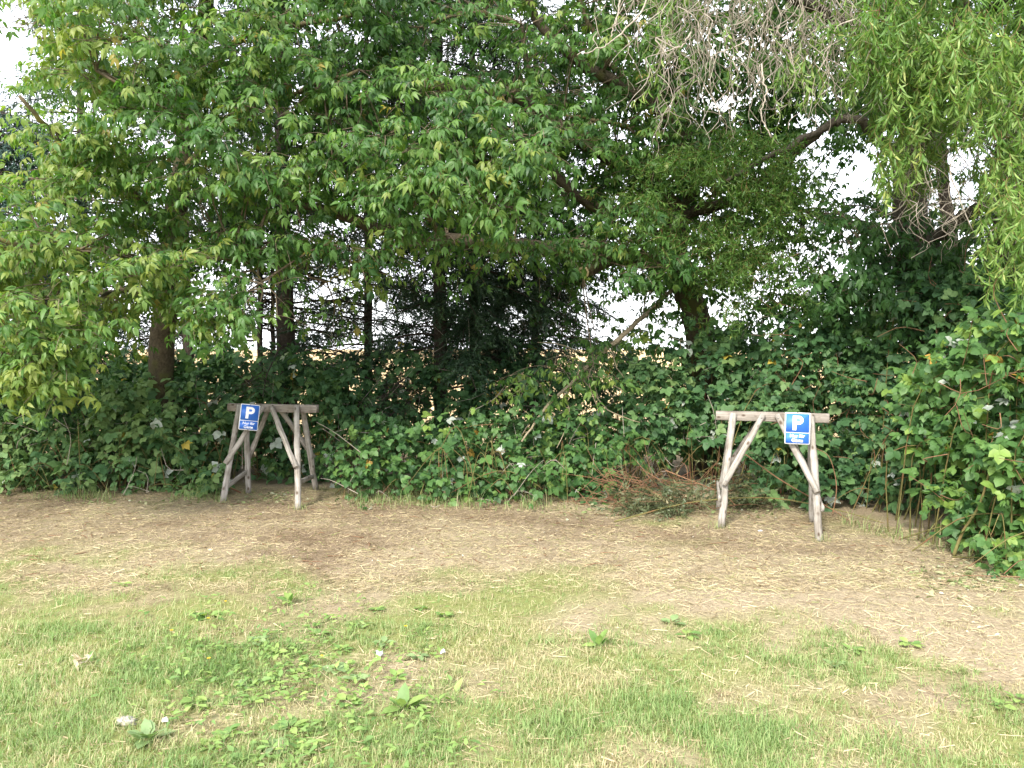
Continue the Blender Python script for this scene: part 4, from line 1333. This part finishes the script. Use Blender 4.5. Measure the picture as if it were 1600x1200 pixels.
def bough(label, px, py, d_, n_, sx, sz, mat):
    o_ = np.array([*P(px, py, d_)[:2], 0.03])
    root = thing('cut_conifer_bough', label, 'branch', o_)
    limb(root, o_, 'stem', [o_ + np.array([sx * 0.5, 0.1, 0.02]), o_ + np.array([0, 0.02, sz * 0.45]), o_ + np.array([-sx * 0.5, -0.05, sz * 0.25])], [0.010, 0.004], 'brown_cane', 6, 12, 0.05, 0.004)
    ps = o_ + np.stack([rng.normal(0, sx * 0.28, n_), rng.normal(0, 0.12, n_), np.abs(rng.normal(0, sz * 0.42, n_))], -1)
    axv = norm(np.stack([-0.8 + rng.normal(0, .5, n_), rng.normal(-0.2, .4, n_), rng.normal(0.1, .35, n_)], -1))
    foliage(root, o_, 'needle', mat, ps, axv, norm(np.array([0, -0.3, 1.0]) + rng.normal(0, .4, (n_, 3))), 0.7 + 0.5 * rng.random(n_), np.clip(rng.normal(.5, .25, n_), 0, 1), 0, 'needles')


bough('feathery grey-green cut conifer bough left of the right trestle', 1035, 785, 7.8, 150, 0.75, 0.30, 'needle_grey')
bough('grey-green cut conifer bough seen between the right trestle legs', 1165, 770, 8.1, 110, 0.6, 0.34, 'needle_grey')

# ------------------------------------------------------------------ trestles
def pole(root, base, name, a_, b_, r_, sides=12, mat='pole', sx=1.0):
    """slightly uneven round pole from a_ to b_, grain along its own z axis"""
    a_, b_ = np.asarray(a_, float), np.asarray(b_, float)
    l_ = np.linalg.norm(b_ - a_)
    k = 9
    z = np.linspace(0, l_, k)
    pth = np.stack([rng.normal(0, .0022, k), rng.normal(0, .0022, k), z], -1)
    v, t = tube(pth, r_ * (1 + 0.05 * rng.standard_normal(k)) * np.linspace(1.06, 0.96, k), sides, 0.035, seed=int(rng.integers(1e6)))
    v = v * np.array([sx, 1, 1])
    me_ = mesh_tris(name, v, t, None, True)
    for p_ in me_.polygons:
        if abs(p_.normal.z) > 0.8:
            p_.use_smooth = False
    q = Vector(b_ - a_).to_track_quat('Z', 'Y').to_matrix().to_4x4()
    return add(name, me_, M[mat], root, matrix=Matrix.Translation(Vector(a_ - base)) @ q)


def board(root, base, name, a_, b_, hx, hy, mat='beam', up=(0, 0, 1)):
    """sawn timber from a_ to b_ with eased edges; hx across, hy along 'up'"""
    a_, b_ = np.asarray(a_, float), np.asarray(b_, float)
    l_ = np.linalg.norm(b_ - a_)
    z_ = norm(b_ - a_)
    x_ = norm(np.cross(np.asarray(up, float), z_))
    y_ = np.cross(z_, x_)
    c_ = 0.006
    prof = np.array([(-hx + c_, -hy), (hx - c_, -hy), (hx, -hy + c_), (hx, hy - c_), (hx - c_, hy), (-hx + c_, hy), (-hx, hy - c_), (-hx, -hy + c_)])
    zz = np.array([0, 0.004, *np.linspace(0.1, l_ - 0.1, 5), l_ - 0.004, l_])
    sc_ = np.array([0.94, 1, 1, 1, 1, 1, 1, 1, 0.94])
    v = []
    for q, s_ in zip(zz, sc_):
        v.append(np.concatenate([prof * s_ + rng.normal(0, .0009, prof.shape), np.full((8, 1), q)], 1))
    v = np.concatenate(v)
    t = []
    for r_ in range(len(zz) - 1):
        for k in range(8):
            k2 = (k + 1) % 8
            A, B_, C_, D_ = r_ * 8 + k, r_ * 8 + k2, r_ * 8 + 8 + k2, r_ * 8 + 8 + k
            t += [[A, B_, C_], [A, C_, D_]]
    for k in range(1, 7):
        t += [[0, k + 1, k], [(len(zz) - 1) * 8, (len(zz) - 1) * 8 + k, (len(zz) - 1) * 8 + k + 1]]
    mt = Matrix([[x_[0], y_[0], z_[0], 0], [x_[1], y_[1], z_[1], 0], [x_[2], y_[2], z_[2], 0], [0, 0, 0, 1]])
    return add(name, mesh_tris(name, v, np.array(t)), M[mat], root, matrix=Matrix.Translation(Vector(a_ - base)) @ mt)


def text_mesh(body, size, bold, line=0.9):
    cu = bpy.data.curves.new('lettering', 'FONT')
    cu.body = body
    cu.size = size
    cu.align_x = 'CENTER'
    cu.offset = bold
    cu.space_line = line
    cu.extrude = 0.0004
    to = bpy.data.objects.new('lettering', cu)
    col.objects.link(to)
    bpy.context.view_layer.update()
    dg = bpy.context.evaluated_depsgraph_get()
    me_ = bpy.data.meshes.new_from_object(to.evaluated_get(dg))
    bpy.data.objects.remove(to)
    return me_


def boxmesh(name, w_, h_, th, bev=0.004):
    c_ = bev
    q = [(-w_ / 2 + c_, -h_ / 2), (w_ / 2 - c_, -h_ / 2), (w_ / 2, -h_ / 2 + c_), (w_ / 2, h_ / 2 - c_), (w_ / 2 - c_, h_ / 2), (-w_ / 2 + c_, h_ / 2), (-w_ / 2, h_ / 2 - c_), (-w_ / 2, -h_ / 2 + c_)]
    v = [(x_, y_, 0) for x_, y_ in q] + [(x_, y_, th) for x_, y_ in q]
    t = []
    for k in range(1, 7):
        t += [[0, k + 1, k], [8, 8 + k, 8 + k + 1]]
    for k in range(8):
        k2 = (k + 1) % 8
        t += [[k, k2, 8 + k2], [k, 8 + k2, 8 + k]]
    return mesh_tris(name, np.array(v), np.array(t))


def p_mesh():
    """the bold letter P, 0.085 wide and 0.125 high, as a solid outline"""
    W_, H_, S_ = 0.088, 0.125, 0.030
    bow = 0.076           # height of the bowl
    n_ = 14
    R1, R2 = bow / 2, bow / 2 - S_ * 0.86
    cy = H_ - R1
    th = np.linspace(math.pi / 2, -math.pi / 2, n_)
    cx = W_ - R1
    outer = [(0, H_)] + [(cx + R1 * math.cos(a_), cy + R1 * math.sin(a_)) for a_ in th] + [(S_, cy - R1)]
    inner = [(S_, cy + R2)] + [(cx + R2 * math.cos(a_) * 0.95, cy + R2 * math.sin(a_)) for a_ in th] + [(S_, cy - R2)]
    v = outer + inner + [(0, 0), (S_, 0), (0, cy - R1), (0, cy + R2), (0, cy - R2)]
    k = len(outer)
    t = []
    for q in range(1, k - 1):
        A, B_, C_, D_ = q, q + 1, k + q + 1, k + q
        t += [[A, D_, B_], [B_, D_, C_]]
    i0 = 2 * k
    t += [[0, k, 1], [k, k + 1, 1], [0, i0 + 3, k], [i0 + 3, i0 + 4, k], [i0 + 4, 2 * k - 1, k],
          [i0 + 4, i0 + 2, 2 * k - 1], [i0 + 2, k - 1, 2 * k - 1], [i0 + 2, i0, k - 1], [i0, i0 + 1, k - 1]]
    v = np.array([(x_ - W_ / 2, y_ - H_ / 2, 0.0) for x_, y_ in v])
    return mesh_tris('letter', v, np.array(t))


def sign(root, base, center, right, up, lab, w_=0.2, h_=0.29):
    right = norm(right)
    nz_ = norm(np.cross(right, up))
    up = np.cross(nz_, right)
    mt = Matrix([[right[0], up[0], nz_[0], 0], [right[1], up[1], nz_[1], 0], [right[2], up[2], nz_[2], 0], [0, 0, 0, 1]])
    s_ = add('parking_sign', boxmesh('parking_sign', w_, h_, 0.004, 0.008), M['sign_white'], root, matrix=Matrix.Translation(Vector(np.asarray(center) - base)) @ mt, label=lab)
    bw = 0.009
    lo_h = 0.088
    up_h = h_ - 3 * bw - lo_h + 0.002
    add('panel', boxmesh('panel', w_ - 2 * bw, up_h, 0.0012, 0.005), M['sign_blue'], s_, matrix=Matrix.Translation((0, h_ / 2 - bw - up_h / 2, 0.0042)))
    add('panel', boxmesh('panel', w_ - 2 * bw, lo_h, 0.0012, 0.005), M['sign_blue'], s_, matrix=Matrix.Translation((0, -h_ / 2 + bw + lo_h / 2, 0.0042)))
    add('letter', p_mesh(), M['sign_white'], s_, matrix=Matrix.Translation((0.004, h_ / 2 - bw - up_h / 2, 0.0062)))
    for k, tx in enumerate(('Nur für', 'Gäste')):
        add('lettering', text_mesh(tx, 0.040, 0.0007), M['sign_white'], s_, matrix=Matrix.Translation((0, -h_ / 2 + bw + 0.051 - 0.039 * k, 0.0062)))
    for sy in (1, -1):
        v, t = tube(np.array([[0, 0, 0], [0, 0, 0.0022]]), [0.0045, 0.004], 8)
        add('screw', mesh_tris('screw', v, t), M['metal'], s_, matrix=Matrix.Translation((0.0, sy * (h_ / 2 - 0.0045), 0.0042)))


def trestle(label, feet, bl, br_, H, lt, rt, brace, signspec, cross):
    """feet: FL, FR, BL, BR ground points; bl, br_: beam ends; lt, rt: leg positions along the beam"""
    base = np.array([(bl[0] + br_[0]) / 2, (bl[1] + br_[1]) / 2, 0.0])
    root = thing('trestle', label, 'trestle', base, 'wooden trestles before the hedge')
    bl, br_ = np.array([*bl, H - 0.042]), np.array([*br_, H - 0.042])
    board(root, base, 'beam', bl, br_, 0.036, 0.042)
    along = norm(br_ - bl)
    fwd = norm(np.cross(along, [0, 0, 1]))
    if fwd[1] > 0:
        fwd = -fwd
    r_ = 0.031
    at = lambda s_, side, dz=0.028: bl + (br_ - bl) * s_ + fwd * side * (0.036 + r_ * 0.8) + np.array([0, 0, dz])
    legs = {}
    for nm, ft, s_, side in (('FL', feet[0], lt, 1), ('FR', feet[1], rt, 1), ('BL', feet[2], lt, -1), ('BR', feet[3], rt, -1)):
        f = np.array([ft[0], ft[1], float(gz(np.array(ft[0]), np.array(ft[1]))) - 0.03])
        legs[nm] = (f, at(s_, side))
        pole(root, base, 'leg', f, at(s_, side), r_)
    for nm, s_ in (('FL', brace[0]), ('FR', brace[1]), ('BL', brace[0]), ('BR', brace[1])):
        f, tp_ = legs[nm]
        side = 1 if nm[0] == 'F' else -1
        q = f + (tp_ - f) * brace[2] + fwd * side * r_ * 1.7
        e = at(s_, side, 0.022) + fwd * side * 0.002
        q = q + norm(q - e) * 0.03
        pole(root, base, 'brace', q, e, r_ * 0.88)
        for q_ in (q + norm(e - q) * 0.05, e + norm(q - e) * 0.03):
            bv, bt = tube(np.array([fwd * side * r_ * 0.8, fwd * side * (r_ * 0.88 + 0.006)]), [0.009, 0.007], 8)
            add('bolt', mesh_tris('bolt', bv, bt), M['metal'], root, matrix=Matrix.Translation(Vector(q_ - base)))
    for x_, y_, cr in (('FL', 'BL', cross[:2]), ('FR', 'BR', cross[2:4])):
        sgn = (-1 if x_ == 'FL' else 1) * cross[4]
        a_ = legs[x_][0] + (legs[x_][1] - legs[x_][0]) * cr[0] + along * sgn * r_ * 1.35
        b_ = legs[y_][0] + (legs[y_][1] - legs[y_][0]) * cr[1] + along * sgn * r_ * 1.35
        e = norm(b_ - a_) * 0.05 * cross[4]
        board(root, base, 'crossbar', a_ - e, b_ + e, 0.012, 0.026, 'pole')
    signspec(root, base, legs, along, fwd, at)
    return root


def gp(px, py):
    d_ = float((CAMH) * math.cos(0) / ((math.tan(math.atan((py - 600) / F) + PITCH))))
    q = P(px, py, d_)
    return (float(q[0]), float(q[1]))


def sgL(root, base, legs, along, fwd, at):
    f, tp_ = legs['FL']
    c_ = P(389.5, 652, 1.0)
    d_ = (f + (tp_ - f) * 0.80)[1] - 0.135
    c_ = P(389.5, 652, d_)
    sign(root, base, c_, norm(np.array([0.92, 0.40, -0.13])), norm(np.array([0.17, 0.16, 1.0])), 'blue parking sign, tilted, reading P Nur für Gäste', 0.197, 0.275)


def sgR(root, base, legs, along, fwd, at):
    f, tp_ = legs['FR']
    d_ = (f + (tp_ - f) * 0.85)[1] - 0.085
    c_ = P(1246, 669.5, d_)
    sign(root, base, c_, norm(along * np.array([1, 1, 1]) + np.array([0, 0.06, -0.012])), norm(np.array([-0.045, 0.12, 1.0])), 'blue parking sign, upright, reading P Nur für Gäste', 0.21, 0.275)


trestle('weathered wooden trestle at the left with a tilted blue parking sign',
        [gp(347, 784), gp(466, 792), gp(388, 768), gp(494, 764)], tuple(P(358, 636, 8.72)[:2]), tuple(P(496, 638, 8.46)[:2]), 1.005, 0.16, 0.80, (0.43, 0.52, 0.44), sgL, (0.17, 0.28, 0.27, 0.20, 0))
fl, fr = np.array(gp(1126, 823)), np.array(gp(1281, 843))
trestle('weathered wooden trestle at the right with an upright blue parking sign',
        [tuple(fl), tuple(fr), (fl[0] + 0.17, fl[1] + 0.78), (fr[0] + 0.22, fr[1] + 0.74)], tuple(P(1119, 648, 7.42)[:2]), tuple(P(1296, 652, 7.08)[:2]), 1.025, 0.16, 0.84, (0.43, 0.55, 0.42), sgR, (0.28, 0.30, 0.28, 0.30, 1))

# ------------------------------------------------------------------ weeds, litter and scraps on the lawn
def leafshape(r, L_, W_, droop):
    return leaflet(L_, W_, 0.18, droop, shape=(0.35, 0.7, 1.0, 0.85))


WEED = []
for k in range(6):
    v, t = leafshape(tr_, 0.07 + 0.02 * tr_.random(), 0.042 + 0.01 * tr_.random(), 0.25)
    for vb in (0.2, 0.6, 0.9):
        WEED.append((v, t, vb))
WM = {}


def weed(label, px, py, nl, s_, mat='weed', group=None, rise=0.5):
    g_ = gp(px, py)
    o_ = np.array([g_[0], g_[1], float(gz(np.array(g_[0]), np.array(g_[1])))])
    root = thing('broadleaf_weed', label, 'weed', o_, group)
    for k in range(nl):
        a_ = k * 2.4 + rng.normal(0, .25)
        q = int(rng.integers(0, len(WEED)))
        if (q, mat) not in WM:
            v, t, vb = WEED[q]
            WM[(q, mat)] = mesh_tris('leaf', v, t, np.full(len(v), vb), True)
            WM[(q, mat)].materials.append(M[mat])
        el = rise * rng.random() + 0.08
        mt = Matrix.Rotation(a_, 4, 'Z') @ Matrix.Rotation(-el, 4, 'Y') @ Matrix.Rotation(rng.normal(0, .2), 4, 'X') @ Matrix.Scale(s_ * (0.7 + 0.5 * rng.random()), 4)
        mt = Matrix.Translation((0.012 * math.cos(a_), 0.012 * math.sin(a_), 0.004 + 0.02 * rng.random())) @ mt
        add('leaf', WM[(q, mat)], parent=root, matrix=mt)


weed('big grey-leaved weed rosette near the flat stone in the lawn', 232, 1155, 8, 1.35, 'weed_grey', rise=0.9)
weed('tall-leaved green weed beside the bright patch, right of it', 630, 1105, 10, 1.2, rise=1.2)
weed('flat weed rosette below the tilted sign trestle, mid lawn', 325, 965, 8, 1.1)
weed('small green weed tuft in the middle of the lawn', 452, 945, 9, 0.9, rise=1.4)
weed('single tall green weed with upright leaves in the right half of the lawn', 935, 1012, 7, 1.0, rise=1.4)
spots = [(360, 1150), (400, 1110), (420, 1170), (470, 1170), (380, 1180), (520, 1045), (480, 1060), (560, 1060), (430, 1030), (600, 1010), (500, 1000), (540, 1020), (480, 985), (400, 1010), (350, 1020), (570, 985), (660, 950), (690, 965), (440, 1080), (500, 1130), (460, 1140), (330, 1165), (390, 1075),
         (620, 1060), (650, 1030), (540, 1100), (1075, 1000), (1330, 1020), (1300, 1045), (1060, 985), (1560, 1110), (1590, 1095), (1420, 1010), (190, 915), (560, 1160), (300, 1100), (590, 955), (520, 965)]
for k, (px, py) in enumerate(spots):
    weed('low broad-leaved weed among the lawn grass', px + rng.normal(0, 5), py + rng.normal(0, 4), int(rng.integers(6, 11)), 0.5 + 0.35 * rng.random(), 'weed' if rng.random() < 0.8 else 'weed_grey', 'low weeds in the lawn')
# dense cover of small leaves in the weedy patch
n = 2000
kx, ky = rng.normal(450, 125, 260), rng.normal(1085, 75, 260)
kk = rng.integers(0, 260, n)
cx_ = kx[kk] + rng.normal(0, 13, n)
cy_ = ky[kk] + rng.normal(0, 7, n)
s_ = (cy_ > 900) & (cy_ < 1230) & (rng.random(n) < 0.25 + 0.9 * fbm(cx_ / 60, cy_ / 40, 1.0, 91, 2))
q = np.array([gp(a_, b_) for a_, b_ in zip(cx_[s_], cy_[s_])])
n = len(q)
b = Buf()
v, t = leaflet(0.044, 0.020, 0.25, 0.35)
a_ = rng.random(n) * 6.283
el = rng.uniform(-0.1, 0.8, n)
axv = np.stack([np.cos(a_) * np.cos(el), np.sin(a_) * np.cos(el), np.sin(el)], -1)
rot = frames(axv, np.array([0, 0, 1.0]) + rng.normal(0, .25, (n, 3)))
pos = np.stack([q[:, 0], q[:, 1], gz(q[:, 0], q[:, 1]) + 0.012 + 0.03 * rng.random(n)], -1)
scl = 0.45 + 0.75 * rng.random(n)
vv = np.einsum('nij,vj->nvi', rot, v) * scl[:, None, None] + pos[:, None, :]
tt = t[None] + (np.arange(n) * len(v))[:, None, None]
b.put(vv.reshape(-1, 3), tt.reshape(-1, 3), np.repeat(np.clip(rng.normal(.6, .25, n), 0, 1), len(v)))
add('ground_cover', b.mesh('ground_cover'), M['weed'], kind='stuff', label='dense small-leaved green ground cover in the front of the lawn', cat='ground cover')

# yellow flowers
v, t = leaflet(0.011, 0.007, 0.1, 0.1)
for k, (px, py, lab) in enumerate([(352, 958, 'yellow flower standing highest in the lawn at the left'), (325, 984, 'pair-leaved yellow flower just below the highest yellow flower'), (268, 1000, 'small yellow flower furthest left in the lawn'),
                                   (634, 998, 'yellow flower beside the white paper scraps'), (503, 1041, 'orange-yellow flower in the weedy patch'), (326, 1050, 'tiny yellow flower left of the bright weedy patch')]):
    g_ = gp(px, py)
    o_ = np.array([*g_, float(gz(np.array(g_[0]), np.array(g_[1])))])
    root = thing('yellow_flower', lab, 'flower', o_, 'yellow flowers in the lawn')
    h = 0.05 + 0.02 * rng.random()
    sv, st = tube(spline([[0, 0, -0.01], [0.004, 0, h * .5], [0.0, 0.004, h]], 5), 0.0014, 5)
    add('stem', mesh_tris('stem', sv, st), M['cane'], root)
    fb = Buf()
    for _ in range(12):
        R = np.array(Matrix.Rotation(_ * 0.5236 * 1.0 + rng.normal(0, .1), 3, 'Z') @ Matrix.Rotation(-0.35 * rng.random(), 3, 'Y'))
        fb.put(v @ R.T + np.array([0, 0.004, h]), t, rng.random())
    add('petals', fb.mesh('petals'), M['flower'], root)

# stone, paper scraps, dry leaves
def lump(name, label, cat, px, py, sx, sy, sz, mat, seed):
    q = np.random.default_rng(seed)
    g_ = gp(px, py)
    th = np.linspace(0, 2 * math.pi, 14, endpoint=False)
    v, t = [], []
    rings = np.linspace(0.02, math.pi - 0.02, 9)
    for ph in rings:
        for a_ in th:
            f = 1 + 0.14 * q.normal() * math.sin(ph) + 0.10 * math.sin(2 * a_ + seed)
            v.append((sx * f * math.sin(ph) * math.cos(a_), sy * f * math.sin(ph) * math.sin(a_), sz * math.cos(ph) + 0.3 * sz))
    for r_ in range(8):
        for k in range(14):
            k2 = (k + 1) % 14
            t += [[r_ * 14 + k, r_ * 14 + 14 + k, r_ * 14 + 14 + k2], [r_ * 14 + k, r_ * 14 + 14 + k2, r_ * 14 + k2]]
    ob = add(name, mesh_tris(name, np.array(v), np.array(t), None, True), M[mat], label=label, cat=cat)
    ob.location = (*g_, float(gz(np.array(g_[0]), np.array(g_[1]))))


lump('flat_stone', 'flat pinkish grey stone in the grass at the lower left', 'stone', 197, 1128, 0.048, 0.036, 0.018, 'stone', 4)
lump('pebble', 'small pale pebble on the dry ground between the right trestle legs', 'pebble', 1188, 829, 0.020, 0.015, 0.010, 'paper', 7)


def scrap(name, label, cat, px, py, l_, w_, mat, seed, rise=0.02, seg=5):
    q = np.random.default_rng(seed)
    g_ = gp(px, py)
    v, t = [], []
    for top in (0.0006, -0.0006):
        for i_ in range(seg):
            for j_ in range(seg):
                u_, v_ = i_ / (seg - 1) - .5, j_ / (seg - 1) - .5
                v.append((u_ * l_ * (1 - 0.3 * abs(v_)), v_ * w_ * (1 - 0.3 * abs(u_)), rise * (0.35 + 0.8 * math.sin(3 * u_ + seed) * math.cos(4 * v_)) + 0.012 + top))
    k = seg * seg
    for i_ in range(seg - 1):
        for j_ in range(seg - 1):
            a_ = i_ * seg + j_
            t += [[a_, a_ + seg, a_ + seg + 1], [a_, a_ + seg + 1, a_ + 1], [k + a_, k + a_ + seg + 1, k + a_ + seg], [k + a_, k + a_ + 1, k + a_ + seg + 1]]
    v = np.array(v)
    ob = add(name, mesh_tris(name, v, np.array(t), np.full(len(v), 0.9), True), M[mat], label=label, cat=cat)
    ob.location = (*g_, float(gz(np.array(g_[0]), np.array(g_[1]))))
    ob.rotation_euler = (0.25, 0.1, q.random() * 6.28)


scrap('paper_scrap', 'crumpled white paper scrap among the weeds, left of the other scrap', 'paper', 592, 1027, 0.05, 0.035, 'paper', 3, 0.03)
scrap('paper_scrap', 'small white paper scrap furthest right in the weedy lawn', 'paper', 692, 1023, 0.045, 0.03, 'paper', 5, 0.018)
scrap('pale_leaf', 'pale withered leaf beside the grey-leaved weed', 'leaf', 257, 1130, 0.06, 0.03, 'pale', 8, 0.02)

g_ = gp(122, 1045)
o_ = np.array([*g_, 0.0])
root = thing('dry_leaf_cluster', 'curled dry tan leaf cluster lying in the grass at the left', 'dry leaf', o_)
for k in range(9):
    v, t = leaflet(0.06 + 0.03 * rng.random(), 0.022, 0.6, rng.normal(0, .5), (rng.normal(0, .015), rng.normal(0, .015), 0.015 + 0.03 * rng.random()), rng.random() * 6.28, -0.5 + rng.normal(0, .4))
    add('leaf', mesh_tris('leaf', v, t, np.full(len(v), rng.random() * 0.35)), M['pale'], root)
g_ = gp(712, 1078)
o_ = np.array([*g_, float(gz(np.array(g_[0]), np.array(g_[1])))])
v, t = leaflet(0.075, 0.034, 0.3, 0.15, ang=1.0, pitch=-0.95)
add('upright_leaf', mesh_tris('upright_leaf', v, t, np.full(len(v), 0.95), True), M['weed'], label='single light green leaf standing upright in the grass', cat='leaf').location = tuple(o_)

# long grass growing along the hedge foot and round the trestle feet
n = 5200
x = rng.uniform(-6.5, 4.2, n)
y = hedge_base(x) + rng.normal(0.05, 0.16, n)
s_ = fbm(x, y, 1.6, 131, 2) > 0.47
x, y = x[s_], y[s_]
n = len(x)
hb = Buf()
hb.put(*blades(x, y, 0.06 + 0.22 * rng.random(n) ** 2, 0.003 + 0.003 * rng.random(n), 0.3 + 1.1 * rng.random(n), np.clip(rng.normal(0.55, 0.28, n), 0, 1)))
for (px, py) in [(347, 784), (466, 792), (388, 768), (494, 764), (1126, 823), (1281, 843)]:
    g_ = gp(px, py)
    k = 70
    hb.put(*blades(g_[0] + rng.normal(0, .045, k), g_[1] + rng.normal(0, .04, k), 0.03 + 0.08 * rng.random(k), np.full(k, 0.0035), 0.3 + rng.random(k), np.clip(rng.normal(0.35, 0.25, k), 0, 1)))
add('hedge_foot_grass', hb.mesh('hedge_foot_grass'), M['grass'], kind='stuff', label='long thin grass growing along the foot of the brambles', cat='grass')

# fallen and cut leaves along the hedge foot
b = Buf()


def litter(n_, fx, fy, mat_buf, s0):
    q_ = np.array([gp(a_, b_) for a_, b_ in zip(fx, fy)])
    pos_ = np.stack([q_[:, 0], q_[:, 1], gz(q_[:, 0], q_[:, 1]) + 0.006 + 0.014 * rng.random(n_)], -1)
    a_ = rng.random(n_) * 6.283
    axv_ = np.stack([np.cos(a_), np.sin(a_), rng.normal(0, .25, n_)], -1)
    rot_ = frames(norm(axv_), np.array([0, 0, 1.0]) + rng.normal(0, .35, (n_, 3)))
    v_, t_ = leaflet(0.055, 0.034, 0.25, 0.2)
    vv_ = np.einsum('nij,vj->nvi', rot_, v_) * (s0 * (0.5 + 0.8 * rng.random(n_)))[:, None, None] + pos_[:, None, :]
    tt_ = t_[None] + (np.arange(n_) * len(v_))[:, None, None]
    mat_buf.put(vv_.reshape(-1, 3), tt_.reshape(-1, 3), np.repeat(rng.random(n_), len(v_)))


litter(90, rng.uniform(0, 1500, 90), rng.uniform(800, 880, 90), b, 0.45)
litter(30, rng.normal(1540, 40, 30), rng.uniform(880, 1000, 30), b, 0.5)
add('fallen_leaves', b.mesh('fallen_leaves'), M['pale'], kind='stuff', label='small pale fallen leaves scattered on the dry ground', cat='leaf litter')
# bits of twig and dark leaf trodden into the dry strip
b = Buf()
for _ in range(260):
    y_ = rng.uniform(5.6, 8.6)
    x_ = rng.uniform(-0.72, 0.72) * y_
    if y_ > float(hedge_base(x_)) + 0.2:
        continue
    z_ = float(gz(np.array(x_), np.array(y_))) + 0.010
    a_ = rng.random() * 6.283
    l_ = 0.03 + 0.14 * rng.random() ** 2
    e = np.array([math.cos(a_), math.sin(a_), 0]) * l_
    c = np.array([x_, y_, z_])
    b.put(*tube(spline([c - e / 2, c + rng.normal(0, .006, 3), c + e / 2], 5), np.linspace(0.004, 0.002, 5), 4))
add('trodden_twigs', b.mesh('trodden_twigs'), M['brown_cane'], kind='stuff', label='short brown bits of twig strewn over the dry strip', cat='twigs')
b = Buf()
n_ = 520
litter(n_, rng.uniform(0, 1560, n_), rng.uniform(805, 935, n_), b, 0.42)
for k in range(len(b.a)):
    b.a[k] = b.a[k] * 0.45
add('trodden_leaves', b.mesh('trodden_leaves'), M['straw'], kind='stuff', label='dark brown dead leaf scraps trodden into the dry strip', cat='leaf litter')
b = Buf()
litter(150, rng.normal(425, 26, 150), rng.normal(776, 5, 150), b, 0.8)
litter(120, rng.normal(600, 50, 120), rng.normal(782, 6, 120), b, 0.8)
litter(140, rng.normal(960, 90, 140), rng.normal(797, 6, 140), b, 0.8)
litter(110, rng.normal(1200, 60, 110), rng.normal(800, 7, 110), b, 0.7)
litter(160, rng.normal(1500, 40, 160), rng.normal(905, 14, 160), b, 0.9)
litter(120, rng.normal(200, 110, 120), rng.normal(782, 4, 120), b, 0.8)
add('cut_leaves', b.mesh('cut_leaves'), M['clipping'], kind='stuff', label='cut green and pale bramble leaves lying along the hedge foot', cat='clippings')
